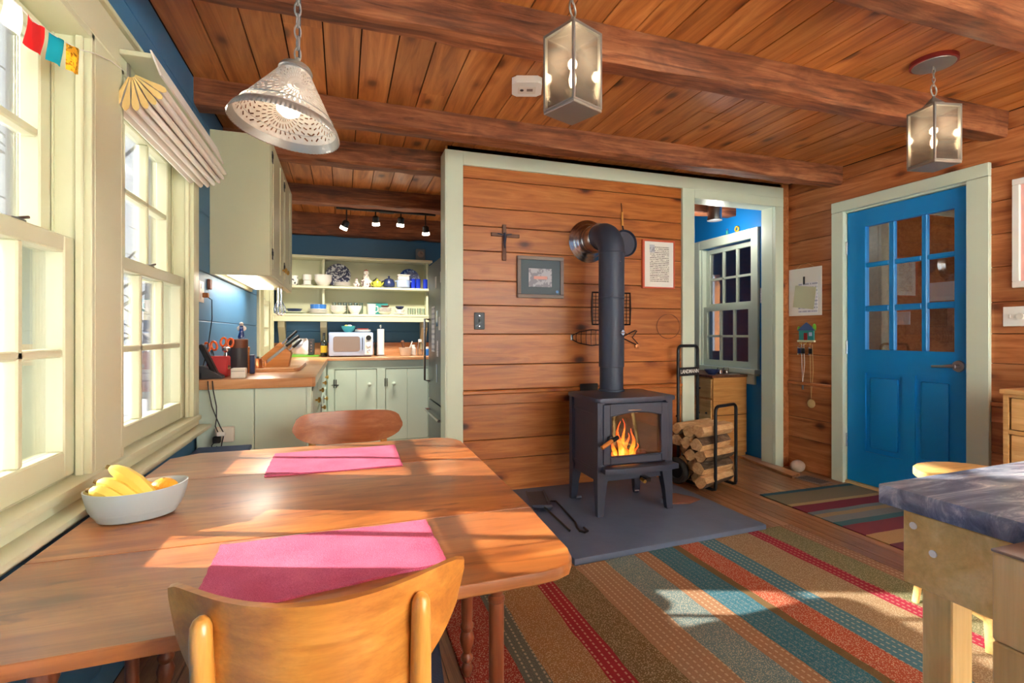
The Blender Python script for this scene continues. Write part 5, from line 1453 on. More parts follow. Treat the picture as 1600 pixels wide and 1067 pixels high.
B().tube([(0.003, 0, 0.165), (0.005, 0.004, 0.3), (-0.003, 0.003, 0.45), (0.003, 0, 0.68)], 0.0024, 6).o('cord', 'dark_grey', pl)


def lantern(label, loc, rz, top, canopy):
    r = T('lantern_pendant', label, 'lantern', loc, rz, 'glass ceiling lanterns')
    a, h = 0.0665, 0.265
    B().box((-a - 0.004, -a - 0.004, 0), (a + 0.004, a + 0.004, 0.010), 0.002).o('base_plate', 'pewter', r)
    for sx_ in (-1, 1):
        for sy_ in (-1, 1):
            B().box((sx_ * a - 0.0045, sy_ * a - 0.0045, 0.010), (sx_ * a + 0.0045, sy_ * a + 0.0045, h), 0.001).o('corner_post', 'pewter', r)
    for z, nm in ((0.010, 'lower_rim'), (h - 0.006, 'upper_rim')):
        t_ = B()
        for k in range(4):
            t_.box((-a, -a - 0.004, z), (a, -a + 0.003, z + 0.006), m=Matrix.Rotation(R(90 * k), 4, 'Z'))
        t_.o(nm, 'pewter', r)
    tp = B().box((-a - 0.004, -a - 0.004, h), (a + 0.004, a + 0.004, h + 0.004))
    tp.o('top_plate', 'pewter', r)
    for k in range(4):
        B().box((-a + 0.004, -a - 0.001, 0.016), (a - 0.004, -a + 0.001, h - 0.006), m=Matrix.Rotation(R(90 * k), 4, 'Z')).o('pane', 'lantern_glass', r, False)
    B().lathe([(0.031, h + 0.004), (0.031, h + 0.02)], 20, cap=False).o('vent_collar', 'pewter', r)
    B().lathe([(0.041, h + 0.016), (0.043, h + 0.02), (0.02, h + 0.045), (0.007, h + 0.058), (0.005, h + 0.066), (0.001, h + 0.067)], 24).o('roof', 'pewter', r)
    B().torus((0, 0, 0), 0.025, 0.0035, m=XF((0, 0, h + 0.092), rz=R(20)) @ Matrix.Rotation(R(90), 4, 'X'), n=28).o('hanging_ring', 'pewter', r)
    B().lathe([(0.011, 0.010), (0.011, 0.085), (0.008, 0.088)], 14).o('candle_sleeve', 'cream', r)
    B().lathe([(0.008, 0.088), (0.013, 0.105), (0.014, 0.12), (0.008, 0.145), (0.001, 0.158)], 14).o('bulb', 'bulb', r)
    chain(r, 0, 0, h + 0.112, top - 0.02, 'pewter', 0.0075)
    cn = B().lathe([(0.088, top - 0.02), (0.092, top - 0.018), (0.092, top)], 28).o('canopy', 'red_paint', r)
    B().lathe([(0.004, top - 0.028), (0.03, top - 0.026), (0.082, top - 0.0225), (0.084, top - 0.019), (0.001, top - 0.0185)], 28).o('canopy_plate', 'pewter', cn)
    plight(r, (0, 0, 0.17), 0.7)
    return r


def face(x, y, extra=0):
    return math.atan2(-y, -x) - R(45) + R(extra)


lantern('glass box lantern hanging near the middle of the ceiling', (0.744, 1.586, 1.872), face(0.744, 1.586, 2), ZC - 1.872, True)
lantern('glass box lantern with a red canopy near the blue door', (2.605, 1.63, 1.895), face(2.605, 1.63, 2), ZC - 1.895, True)

sd = T('smoke_detector', 'white square smoke detector on the ceiling planks', 'smoke detector', (0.88, 2.417, ZC - 0.001), R(-18))
B().prism(rrect(-0.075, -0.075, 0.075, 0.075, 0.022), 0.035, XF((0, 0, -0.036)), 0.012, 3).o('housing', 'white', sd)
B().prism(rrect(-0.045, -0.03, 0.045, 0.04, 0.006), 0.002, XF((0, 0, -0.038))).o('cover', 'grey_box', sd)
B().cyl((-0.025, 0.0, -0.038), (-0.025, 0.0, -0.041), 0.009, n=14).o('test_button', 'dark_grey', sd)
B().box((0.0, -0.012, -0.039), (0.03, 0.012, -0.038)).o('vent', 'purple_grey', sd)
tag(place(B().tube([(0, 0, 0.0), (0, 0, -0.018), (0.004, 0, -0.022), (0.009, 0, -0.018), (0.008, 0, -0.012)], 0.0018, 6).o('ceiling_hook', 'white'), (0.93, 3.10, ZC)), 'tiny white screw hook in the ceiling above the stove wall casing', 'hook')

# ================================================================== WINDOW DRESSING
ws = T('roman_blind', 'cream pleated fabric shade folded up at the top of the second window', 'window shade', (-0.62, 1.87, 1.90))
Ls = 0.88
B().box((-0.035, 0.0, 0.085), (0.05, Ls, 0.10), 0.002).o('head_rail', 'cream', ws)
B().prism([(0.045, 0.11), (0.05, 0.11), (0.078, 0.035), (0.073, 0.033)], Ls, Matrix.Translation((0, Ls, 0)) @ Matrix.Rotation(R(90), 4, 'X')).o('valance', 'fabric_shade', ws)
for k in range(7):
    a = R(-112 + k * 14.5)
    dx, dz = math.cos(a), math.sin(a)
    L_ = 0.122 - 0.003 * k
    px_, pz_ = -0.004, 0.03
    nx, nz = -dz, dx
    prof = []
    for t, wd in ((0.12, 0.0015), (0.5, 0.005), (0.8, 0.010), (0.93, 0.009), (1.0, 0.003)):
        prof.append((px_ + dx * L_ * t + nx * wd, pz_ + dz * L_ * t + nz * wd))
    for t, wd in ((1.0, 0.003), (0.93, 0.009), (0.8, 0.010), (0.5, 0.005), (0.12, 0.0015)):
        prof.append((px_ + dx * L_ * t - nx * wd, pz_ + dz * L_ * t - nz * wd))
    B().prism(prof, Ls - 0.004, Matrix.Translation((0, Ls - 0.002, 0)) @ Matrix.Rotation(R(90), 4, 'X')).o('pleat', 'fabric_shade', ws)
    B().prism(prof, 0.002, Matrix.Translation((0, 0.002, 0)) @ Matrix.Rotation(R(90), 4, 'X')).o('pleat_end', 'pleat_sunlit', ws)
for yy in (0.06, 0.80):
    B().box((-0.035, yy, 0.0), (-0.03, yy + 0.02, 0.09)).o('bracket', 'pewter', ws)

fs = T('prayer_flag_string', 'string of small coloured flags hung across the top of the nearest window', 'flags', (-0.648, 0, 0))
SP = [(0, 1.05, 1.84), (0, 1.25, 1.815), (0, 1.40, 1.81), (0, 1.50, 1.83), (0, 1.60, 1.855), (0, 1.70, 1.895), (0, 1.80, 1.925), (0, 1.885, 1.94)]
B().tube(SP, 0.0012, 5).o('string', 'white', fs)


def sy_at(y):
    for a, c_ in zip(SP, SP[1:]):
        if a[1] <= y <= c_[1]:
            t = (y - a[1]) / (c_[1] - a[1])
            return a[2] + (c_[2] - a[2]) * t


for k, (y, mm) in enumerate(((1.20, 'fabric_yellow'), (1.285, 'white'), (1.37, 'fabric_red'), (1.46, 'fabric_teal'), (1.545, 'flag_print'))):
    b = B()
    rows = []
    for i in range(7):
        u = i / 6
        rows.append([b.bm.verts.new((0.004 * math.sin(u * 6 + v * 2 + k), y + 0.065 * u - 0.004 * v + 0.003 * math.sin(v * 4), sy_at(y + 0.065 * u) - 0.068 * v)) for v in [j / 6 for j in range(7)]])
    for i in range(6):
        for j in range(6):
            b.bm.faces.new((rows[i][j], rows[i + 1][j], rows[i + 1][j + 1], rows[i][j + 1]))
    bmesh.ops.solidify(b.bm, geom=b.bm.faces[:], thickness=0.0012)
    b.o('flag', mm, fs)

# ================================================================== FRUIT BOWL
bw = B()
n = 36
prof = [(0.60, 0.0), (0.74, 0.005), (0.9, 0.033), (0.98, 0.064), (1.0, 0.077), (0.972, 0.077), (0.94, 0.055), (0.85, 0.022), (0.5, 0.008), (0.01, 0.007)]
rs = []
for f, z in prof:
    rs.append(bw.ring([((0.106 * f) * math.cos(2 * math.pi * i / n), (0.072 * f) * math.sin(2 * math.pi * i / n) + 0.0, z + 0.006 * (f > 0.9) * math.cos(2 * 2 * math.pi * i / n) * 0.4) for i in range(n)]))
bw.loft(rs, False)
bw.bm.faces.new(list(reversed(rs[0])))
tag(place(bw.o('fruit_bowl', 'bowl_grey'), (-0.476, 1.469, tz1 + 0.0003), R(22)), 'oval pale grey bowl of fruit on the table by the window', 'bowl')


def banana(label, pts, loc, rz):
    o = T('banana', label, 'banana', loc, rz, 'bananas in the fruit bowl')
    m_ = len(pts)
    rad = [0.006, 0.015, 0.019, 0.020, 0.0185, 0.013, 0.006][:m_]
    B().tube(pts, rad, 7).o('peel', 'banana', o)
    d_ = (Vector(pts[-1]) - Vector(pts[-2])).normalized()
    B().cyl(pts[-1], Vector(pts[-1]) + d_ * 0.008, 0.006, 0.005, 8).o('stem', 'banana_tip', o)
    return o


BO = Vector((-0.476, 1.469, 0.673))
banana('tallest banana leaning out of the fruit bowl, nearest its middle', [Vector(p) - BO for p in ((-0.422, 1.448, 0.700), (-0.430, 1.45, 0.708), (-0.452, 1.455, 0.732), (-0.478, 1.462, 0.760), (-0.505, 1.468, 0.781), (-0.526, 1.473, 0.793), (-0.535, 1.475, 0.797))], BO, 0)
banana('middle banana leaning against the tall one in the bowl', [Vector(p) - BO for p in ((-0.448, 1.430, 0.700), (-0.456, 1.433, 0.708), (-0.478, 1.440, 0.728), (-0.503, 1.446, 0.748), (-0.527, 1.452, 0.761), (-0.545, 1.455, 0.767), (-0.552, 1.456, 0.769))], BO, 0)
banana('lowest banana at the left end of the fruit bowl', [Vector(p) - BO for p in ((-0.472, 1.414, 0.706), (-0.480, 1.416, 0.712), (-0.500, 1.421, 0.728), (-0.521, 1.426, 0.742), (-0.540, 1.430, 0.751), (-0.553, 1.432, 0.755), (-0.558, 1.433, 0.756))], BO, 0)
for k, (x, y, z, lb) in enumerate(((-0.428, 1.492, 0.054, 'larger orange citrus fruit at the right of the bowl'), (-0.478, 1.503, 0.048, 'smaller orange citrus fruit behind the bananas'))):
    o = tag(place(B().ball((0, 0, 0), (0.034, 0.034, 0.031), 18).o('orange', 'orange_fruit'), (x, y, tz1 + z)), lb, 'orange', 'oranges in the bowl')
    B().cyl((0, 0, 0.0295), (0, 0, 0.032), 0.003, n=6).o('stem_end', 'banana_tip', o)

# ================================================================== ON THE STOVE WALL
YW = 3.379
cr = T('wall_cross', 'dark wooden crucifix hanging on the pine wall', 'cross', (1.062, YW, 1.63))
B().box((-0.014, -0.012, 0), (0.014, 0, 0.25), 0.002).o('upright', 'dark_z', cr)
B().box((-0.095, -0.0125, 0.165), (-0.014, -0.001, 0.19), 0.002).box((0.014, -0.0125, 0.162), (0.11, -0.001, 0.187), 0.002).o('crossbar', 'dark_z', cr)
B().tube([(0.0, -0.018, 0.19), (0.002, -0.02, 0.15), (-0.002, -0.022, 0.11), (0.004, -0.02, 0.085)], [0.008, 0.01, 0.007, 0.004], 8).tube([(-0.05, -0.016, 0.185), (0.0, -0.018, 0.172), (0.05, -0.016, 0.185)], 0.004, 6).o('corpus', 'iron', cr)
pf = T('framed_picture', 'square grey framed picture with a small pale print on the pine wall', 'picture', (1.331, YW, 1.375))
w_, h_ = 0.352, 0.295
fr_ = B()
for a, c_ in (((-w_ / 2, 0), (w_ / 2, 0.026)), ((-w_ / 2, h_ - 0.026), (w_ / 2, h_)), ((-w_ / 2, 0.026), (-w_ / 2 + 0.026, h_ - 0.026)), ((w_ / 2 - 0.026, 0.026), (w_ / 2, h_ - 0.026))):
    fr_.box((a[0], -0.022, a[1]), (c_[0], 0, c_[1]), 0.003)
fr_.o('frame', 'purple_grey', pf)
B().box((-0.152, -0.010, 0.024), (0.152, -0.004, 0.272)).o('mount_board', 'mat_grey', pf)
pr = B().box((-0.09, -0.012, 0.08), (0.085, -0.010, 0.21)).o('print', 'etching', pf)
B().box((-0.052, -0.013, 0.134), (0.05, -0.012, 0.156)).o('title_band', 'pink_paper', pr)
B().cyl((0.128, -0.010, 0.048), (0.128, -0.0115, 0.048), 0.011, n=12).o('sticker', 'blue_glaze', pf)
dc = T('framed_document', 'printed page in a thin red frame on the pine wall', 'document', (2.304, YW, 1.47))
for a, c_ in (((-0.144, 0), (0.144, 0.012)), ((-0.144, 0.36), (0.144, 0.372)), ((-0.144, 0.012), (-0.125, 0.36)), ((0.135, 0.012), (0.144, 0.36))):
    B().box((a[0], -0.02, a[1]), (c_[0], 0, c_[1]), 0.002).o('frame_side', 'red_edge', dc)
B().box((-0.126, -0.012, 0.01), (0.136, -0.002, 0.362)).o('page', 'paper', dc)
B().box((-0.075, -0.013, 0.05), (0.095, -0.012, 0.325)).o('printed_text', 'document', dc)
B().box((-0.078, -0.0138, 0.275), (-0.035, -0.0125, 0.335)).o('initial_letter', 'etching', dc)
lsw = T('light_switch', 'dark metal switch plate low on the pine wall left of the stove', 'switch', (0.885, YW, 1.21))
B().box((-0.037, -0.006, -0.058), (0.037, 0, 0.058), 0.003).o('plate', 'blackmetal', lsw)
B().box((-0.005, -0.014, -0.012), (0.005, -0.005, 0.012), 0.002).o('toggle', 'black', lsw)
for s in (-1, 1):
    B().cyl((0, -0.006, s * 0.035), (0, -0.008, s * 0.035), 0.004, n=8).o('screw', 'steel', lsw)
pan = T('hanging_pan', 'round dark pan hanging by its long handle behind the stove pipe', 'pan', (2.005, YW, 1.80))
B().lathe([(0.075, -0.002), (0.098, -0.006), (0.102, -0.026), (0.099, -0.026), (0.09, -0.010), (0.001, -0.008)], 32, m=XF(rx=R(-90))).o('pan_body', 'iron', pan)
B().cyl((-0.01, -0.016, 0.10), (-0.016, -0.014, 0.135), 0.005).o('handle_shank', 'blackmetal', pan)
B().cyl((-0.016, -0.014, 0.132), (-0.018, -0.012, 0.235), 0.0085, 0.007, 10).o('wooden_handle', 'chair_z', pan)
B().tube([(-0.018, -0.012, 0.235), (-0.02, -0.006, 0.28), (-0.02, -0.002, 0.305)], 0.0025, 6).o('hanging_wire', 'blackmetal', pan)
gi = T('wire_grill', 'dark square wire grill rack hanging behind the stove pipe', 'grill rack', (1.90, YW, 1.18))
gr_ = B()
for k in range(13):
    xx = -0.155 + 0.31 * k / 12
    gr_.tube([(xx, -0.006, 0.015), (xx, -0.006, 0.245)], 0.0022, 5)
for k in range(10):
    zz = 0.015 + 0.23 * k / 9
    gr_.tube([(-0.155, -0.009, zz), (0.155, -0.009, zz)], 0.0022, 5)
gr_.o('mesh', 'blackmetal', gi)
B().tube([(-0.16, -0.007, 0.01), (0.16, -0.007, 0.01), (0.165, -0.007, 0.13), (0.16, -0.007, 0.25), (-0.16, -0.007, 0.25), (-0.165, -0.007, 0.13)], 0.004, 6, True).o('outer_wire', 'blackmetal', gi)
fi = T('fish_grill_basket', 'fish shaped wire grill basket hanging on the wall behind the pipe', 'grill basket', (1.57, YW, 1.095))
up = [(0.0, 0.012), (0.06, 0.04), (0.16, 0.058), (0.27, 0.05), (0.36, 0.02), (0.43, 0.008)]
B().tube([(p[0], -0.012, p[1]) for p in up] + [(0.53, -0.012, 0.055), (0.545, -0.012, 0.05), (0.505, -0.012, 0.0), (0.555, -0.012, -0.05), (0.54, -0.012, -0.055)] + [(p[0], -0.012, -p[1]) for p in reversed(up)], 0.0038, 6, True).o('outline', 'blackmetal', fi)
for k in range(9):
    xx = 0.04 + 0.04 * k
    hh = next((a[1] + (c_[1] - a[1]) * (xx - a[0]) / (c_[0] - a[0]) for a, c_ in zip(up, up[1:]) if a[0] <= xx <= c_[0]), 0.02)
    B().tube([(xx, -0.012, -hh), (xx - 0.006, -0.018, 0), (xx, -0.012, hh)], 0.0022, 5).o('rib', 'blackmetal', fi)
B().box((-0.005, -0.018, -0.02), (0.012, -0.004, 0.022), 0.002).o('nose', 'steel', fi)
B().lathe([(0.016, -0.002), (0.018, -0.01), (0.001, -0.014)], 14, m=XF((0.548, -0.006, -0.068), rx=R(90)) @ Matrix.Diagonal((1, 1, -1, 1))).o('weight', 'copper', fi)
hp = T('wire_hoop', 'thin brown wire hoop on the pine wall beside the doorway', 'hoop', (2.40, YW, 1.14))
B().torus((0, 0, 0), 0.095, 0.0022, m=Matrix.Translation((0, -0.004, 0.04)) @ Matrix.Rotation(R(90), 4, 'X'), n=36, k=6, sx=1.1).o('upper_ring', 'dark_z', hp)

# ================================================================== HEARTH TOOLS
ZH = 0.0355
sv_ = T('hearth_shovel', 'grey metal ash shovel lying on the slate hearth', 'shovel', (0, 0, ZH))
def P3(l): return [Vector(p) for p in l]
b = B()
bl = P3([(1.185, 3.26, 0.004), (1.305, 3.25, 0.004), (1.215, 2.90, 0.004), (1.11, 2.93, 0.004)])
vs = b.ring(bl); ins = b.ring([p + Vector((0, 0, 0.005)) for p in bl]); b.loft([vs, ins])
b.tube([bl[0] + Vector((0, 0, 0.008)), bl[3] + Vector((-0.0, 0, 0.02))], [0.006, 0.012], 6).tube([bl[1] + Vector((0, 0, 0.008)), bl[2] + Vector((0.0, 0, 0.02))], [0.006, 0.012], 6)
b.tube([bl[3] + Vector((0, 0, 0.02)), (bl[2] + bl[3]) / 2 + Vector((0.005, -0.02, 0.022)), bl[2] + Vector((0, 0, 0.02))], [0.012, 0.02, 0.012], 6)
b.o('blade', 'iron', sv_)
B().tube([(1.165, 2.90, 0.03), (1.17, 2.80, 0.022), (1.175, 2.67, 0.014), (1.178, 2.55, 0.008)], 0.007, 8).o('handle', 'blackmetal', sv_)
tg = T('fire_poker', 'thin black fire poker with a looped handle beside the ash shovel', 'poker', (0, 0, ZH))
B().tube([(1.235, 3.02, 0.006), (1.275, 3.045, 0.006), (1.305, 3.03, 0.006), (1.285, 2.85, 0.006), (1.262, 2.66, 0.006)], 0.006, 8).o('rod', 'blackmetal', tg)
B().tube([(1.262, 2.66, 0.006), (1.238, 2.58, 0.006), (1.232, 2.535, 0.006), (1.25, 2.508, 0.006), (1.272, 2.52, 0.006), (1.275, 2.57, 0.006)], 0.007, 8).o('looped_handle', 'blackmetal', tg)
b = B()
rs = []
for z, s in ((0.0005, 1.0), (0.005, 1.02), (0.010, 0.85)):
    rs.append(b.ring([(2.06 + (x - 2.06) * s, 2.84 + (y - 2.84) * s, z + 0.006 * math.sin(7 * x + 9 * y) ** 2 * (z > 0.001)) for x, y in ((1.985, 2.76), (2.10, 2.73), (2.215, 2.775), (2.20, 2.84), (2.14, 2.93), (2.06, 2.95), (2.0, 2.88))]))
b.loft(rs)
tag(place(b.o('leather_pad', 'leather'), (0, 0, ZH)), 'folded brown leather pad lying beside the stove leg', 'pad')

# ================================================================== LOG CARRIER
lc = T('log_carrier', 'black tubular log carrier with wheels loaded with firewood', 'log carrier', (2.58, 3.17, 0), R(18))


def hoop(y, zt, wv, r=0.035):
    p = [(-wv, y, 0.03)]
    p += [(-wv, y, zt - r)] + [(-wv + r - r * math.cos(R(a)), y, zt - r + r * math.sin(R(a))) for a in (22, 45, 67, 90)]
    p += [(wv - r + r * math.sin(R(a)), y, zt - r + r * math.cos(R(a))) for a in (0, 22, 45, 67)] + [(wv, y, zt - r), (wv, y, 0.03)]
    return p


B().tube(hoop(-0.165, 0.605, 0.132), 0.0115, 12).o('front_hoop', 'blackmetal', lc)
B().tube(hoop(0.15, 1.03, 0.125), 0.0115, 12).o('handle_hoop', 'blackmetal', lc)
for s in (-1, 1):
    B().tube([(s * 0.132, -0.165, 0.04), (s * 0.132, -0.16, 0.018), (s * 0.131, -0.14, 0.013), (s * 0.127, 0.15, 0.03)], 0.0115, 10).o('bottom_rail', 'blackmetal', lc)
    wh_ = B().torus((0, 0, 0), 0.075, 0.024, m=XF((s * 0.175, 0.125, 0.10), ry=R(90)), n=28, k=10).o('tyre', 'rubber', lc)
    B().cyl((s * 0.165, 0.125, 0.10), (s * 0.185, 0.125, 0.10), 0.058, n=20).o('wheel_hub', 'blackmetal', wh_)
B().cyl((-0.18, 0.125, 0.10), (0.18, 0.125, 0.10), 0.007).o('axle', 'blackmetal', lc)
pt_ = B().box((-0.118, 0.135, 0.80), (0.118, 0.142, 0.865), 0.002).o('name_plate', 'black', lc)
cu = bpy.data.curves.new('lettering', 'FONT')
cu.body = 'LANDMANN'; cu.size = 0.041; cu.align_x = 'CENTER'; cu.align_y = 'CENTER'; cu.extrude = 0.0006; cu.offset = 0.0009
tmp = bpy.data.objects.new('lettering_tmp', cu); COL.objects.link(tmp)
bpy.context.view_layer.update()
me = bpy.data.meshes.new_from_object(tmp.evaluated_get(bpy.context.evaluated_depsgraph_get()))
bpy.data.objects.remove(tmp)
lt = bpy.data.objects.new('lettering', me); COL.objects.link(lt); lt.parent = pt_
lt.location = (0, 0.1342, 0.8325); lt.rotation_euler = (R(90), 0, 0)
me.materials.clear(); me.materials.append(M['white'])
B().cyl((-0.125, 0.15, 0.50), (-0.145, 0.15, 0.50), 0.008).cyl((0.125, 0.15, 0.50), (0.145, 0.15, 0.50), 0.008).o('clamp_knob', 'blackmetal', lc)

rl = random.Random(21)
RK = ['bottom', 'second', 'third', 'fourth', 'top']
DP = ['front', 'middle', 'rear']
cz, sz_ = math.cos(R(18)), math.sin(R(18))
for k in range(5):
    for j in range(3):
        r = 0.048
        ly = -0.10 + 0.092 * j + (0.012 if k % 2 else -0.006)
        lz = 0.028 + 0.088 * k
        x0, x1 = -0.235 + rl.uniform(-0.02, 0.025) - 0.02 * (k == 4), 0.135 + rl.uniform(-0.03, 0.02)
        if (j == 2 and k < 3) or (j == 1 and k < 2):
            x0 = -0.142
        kind = rl.random()
        flip = 1 if (k + j) % 2 else -1
        A = [(0.0, 0.0)] if kind < 0.75 else []
        arc = [(-0.049 + 0.098 * q / 6, (0.040 + 0.046 * math.sin(math.pi * q / 6))) for q in range(7)]
        poly = ([(-0.030, 0.0), (0.034, 0.004)] if kind < 0.5 else [(0.0, 0.0), (0.03, 0.006)]) + [(p[0], p[1]) for p in reversed(arc)]
        if flip < 0:
            poly = [(-p[0], 0.086 - p[1]) for p in poly]
        zmin = min(p[1] for p in poly)
        b = B()
        rs = []
        for i in range(5):
            t = i / 4
            xx = x0 + (x1 - x0) * t
            jj = rl.uniform(-0.003, 0.003)
            sc_ = 1 + 0.04 * math.sin(3 * t + k)
            tilt = 0.010 * (t - 0.5) * (1 if j % 2 else -1)
            rs.append(b.ring([(xx + (rl.uniform(-0.004, 0.004) if i in (0, 4) else 0), p[0] * sc_ + jj, (p[1] - zmin) * sc_ + tilt * 0.5 + 0.003) for p in poly]))
        b.loft(rs)
        o = b.o('firewood_log', 'log_x')
        if kind > 0.3:
            bk = B()
            ap = arc if flip > 0 else [(-p[0], 0.086 - p[1]) for p in arc]
            rs = []
            for i in range(5):
                xx = x0 + 0.004 + (x1 - x0 - 0.008) * i / 4
                sc_ = 1 + 0.04 * math.sin(3 * i / 4 + k)
                rs.append(bk.ring([(xx, p[0] * sc_ * 1.04, (p[1] - zmin) * sc_ + 0.003 + (0.0035 if flip > 0 else -0.003)) for p in ap] + [(xx, p[0] * sc_ * 0.9, (p[1] - zmin) * sc_ + 0.003) for p in reversed(ap)]))
            bk.loft(rs)
            bk.o('bark', 'bark_x', o)
        o.rotation_euler = (0, 0, R(18) + R(rl.uniform(-3, 3)))
        o.location = (2.58 - sz_ * ly, 3.17 + cz * ly, lz)
        tag(o, 'split firewood log, %s of the %s layer in the log carrier' % (DP[j], RK[k]), 'log', 'firewood in the carrier')

# ---- small things on the floor by the doorway
tag(B().prism([(3.30, 3.06), (3.42, 3.10), (3.50, 3.70), (3.40, 3.72)], 0.022, XF((0, 0, 0.001)), 0.003).o('loose_board', 'floor_y'), 'loose wooden board lying on the floor in the doorway', 'board').location = (0, 0, 0)
tag(place(B().ball((0, 0, 0.045), (0.065, 0.05, 0.05), 12).o('door_stone', 'stone'), (3.53, 3.22, -0.004)), 'rounded pale stone on the floor in the right corner', 'stone')
vt_ = T('floor_vent', 'dark metal floor register beside the blue door casing', 'floor vent', (3.42, 2.985, 0.0005), R(8))
B().box((-0.07, -0.11, 0), (0.07, 0.11, 0.004), 0.001).o('frame', 'purple_grey', vt_)
for k in range(9):
    B().box((-0.055, -0.09 + 0.02 * k, 0.004), (0.055, -0.08 + 0.02 * k, 0.006)).o('louvre', 'dark_grey', vt_)

# ================================================================== HALL
hc = T('hall_cabinet', 'small pine cabinet standing in the hall under the interior window', 'cabinet', (3.157, 3.787, 0))
B().box((0.012, 0.0, 0.03), (0.385, 0.02, 0.725), 0.002).o('side_panel', 'oak_x', hc)
B().box((0.012, 0.02, 0.03), (0.385, 0.60, 0.72)).o('carcass', 'oak_x', hc)
B().box((-0.008, -0.012, 0.725), (0.385, 0.62, 0.748), 0.004).o('top', 'dark_z', hc)
for y in (0.02, 0.32):
    dd = B().box((0.0, y, 0.06), (0.012, y + 0.28, 0.52), 0.002).o('door', 'oak_y', hc)
    B().ball((-0.01, y + 0.05, 0.40), 0.01, 10).o('knob', 'black', dd)
    dw = B().box((0.0, y, 0.54), (0.012, y + 0.28, 0.71), 0.002).o('drawer', 'oak_y', hc)
    B().ball((-0.01, y + 0.14, 0.62), 0.01, 10).o('knob', 'black', dw)
B().box((0.012, -0.002, 0.38), (0.385, 0.001, 0.386)).o('panel_seam', 'gap', hc)
B().box((0.02, 0.01, 0.0), (0.38, 0.58, 0.03)).o('plinth', 'oak_x', hc)
pot('navy_serving_bowl', 'shallow navy bowl on the pine hall cabinet', 'bowl', bowl_prof(0.068, 0.045), 'navy', (3.245, 3.90, 0.7485))
for x, lb in ((3.345, 'left small glass jar on the hall cabinet'), (3.415, 'right small glass jar on the hall cabinet')):
    o = pot('small_jar', lb, 'jar', [(0.024, 0), (0.027, 0.004), (0.027, 0.05), (0.022, 0.058)], 'clear_glass', (x, 3.91, 0.7485), 14)
    B().lathe([(0.02, 0.003), (0.024, 0.006), (0.024, 0.035), (0.001, 0.036)], 12).o('contents', 'leather', o)
tag(place(B().prism(rrect(-0.07, -0.045, 0.07, 0.045, 0.01), 0.006, bev=0.002).o('folded_cloth', 'purple_grey'), (3.41, 3.835, 0.7485), R(6)), 'folded patterned cloth on the hall cabinet before the jars', 'cloth')
cf = T('ceiling_cylinder_lamp', 'brushed metal cylinder lamp on the hall ceiling', 'lamp', (3.235, 3.85, 2.165))
B().lathe([(0.058, 0.0), (0.061, 0.0), (0.061, 0.225), (0.0, 0.225)], 28).o('cylinder', 'nickel', cf)
B().lathe([(0.061, -0.002), (0.066, -0.004), (0.066, 0.01), (0.061, 0.012)], 28, cap=False).o('rim', 'nickel', cf)
B().lathe([(0.05, 0.03), (0.001, 0.028)], 20).o('bulb', 'bulb_soft', cf)
plight(cf, (0, 0, -0.10), 3, (1, 0.95, 0.88), 0.05)
for k, (y, mm, lb) in enumerate(((4.06, 'teal', 'tiny teal figure standing on the hall window casing'), (3.93, 'fabric_yellow', 'tiny yellow ring shaped ornament on the hall window casing'))):
    if k == 0:
        o = B().lathe([(0.012, 0), (0.014, 0.02), (0.008, 0.04), (0.001, 0.045)], 12).o('window_ornament', mm)
        B().ball((0, 0, 0.05), 0.011, 10).o('head', 'slate_blue', o)
    else:
        o = B().torus((0, 0, 0.03), 0.022, 0.008, m=Matrix.Translation((0, 0, 0.03)) @ Matrix.Rotation(R(90), 4, 'Y') @ Matrix.Translation((0, 0, -0.03)), n=18).o('window_ornament', mm)
    place(o, (3.56, y, 2.091))
    tag(o, lb, 'ornament')
tag(B().box((3.5685, 3.535, 1.40), (3.5698, 3.655, 1.535)).o('wall_note', 'note_print'), 'white note taped to the blue hall wall, upper sheet', 'note')
tag(B().box((3.567, 3.52, 1.27), (3.5683, 3.625, 1.41)).o('wall_note', 'note_print'), 'white note with red print taped to the blue hall wall, lower sheet', 'note')

# ================================================================== RIGHT WALL
XW = 3.5995
ca = T('wall_calendar', 'white paper calendar hanging on a string beside the doorway', 'calendar', (XW, 3.21, 1.272))
B().box((-0.006, -0.155, 0.0), (-0.001, 0.155, 0.39)).o('back_sheet', 'paper', ca)
B().box((-0.008, -0.12, 0.02), (-0.006, 0.06, 0.27)).o('month_grid', 'note_print', ca)
B().box((-0.0105, -0.10, -0.09), (-0.009, 0.10, 0.09), m=Matrix.Translation((0, 0.0, 0.15)) @ Matrix.Rotation(R(8), 4, 'X')).o('clipped_note', 'cream', ca)
B().tube([(-0.003, -0.09, 0.388), (-0.003, -0.03, 0.425), (-0.003, 0.0, 0.432), (-0.003, 0.04, 0.42), (-0.003, 0.085, 0.388)], 0.0014, 5).o('hanging_string', 'tan', ca)
B().box((-0.018, -0.010, 0.255), (-0.0108, 0.008, 0.32), 0.003).o('clip', 'black', ca)
kr = T('key_rack', 'small painted house shaped key rack below the calendar', 'key rack', (XW, 3.19, 1.05))
B().box((-0.014, -0.07, 0.02), (-0.001, 0.07, 0.10), 0.002).o('house_wall', 'teal', kr)
B().prism([(-0.085, 0.10), (0.085, 0.10), (0.0, 0.165)], 0.016, wall_x((-0.001, 0, 0)), 0.002).o('roof', 'slate_blue', kr)
B().box((-0.017, -0.012, 0.02), (-0.0135, 0.02, 0.08)).o('door', 'comb_red', kr)
B().box((-0.017, -0.055, 0.055), (-0.0135, -0.028, 0.085)).o('window', 'pale_blue', kr)
B().box((-0.022, -0.08, 0.005), (-0.001, 0.08, 0.02), 0.002).o('ledge', 'cream', kr)
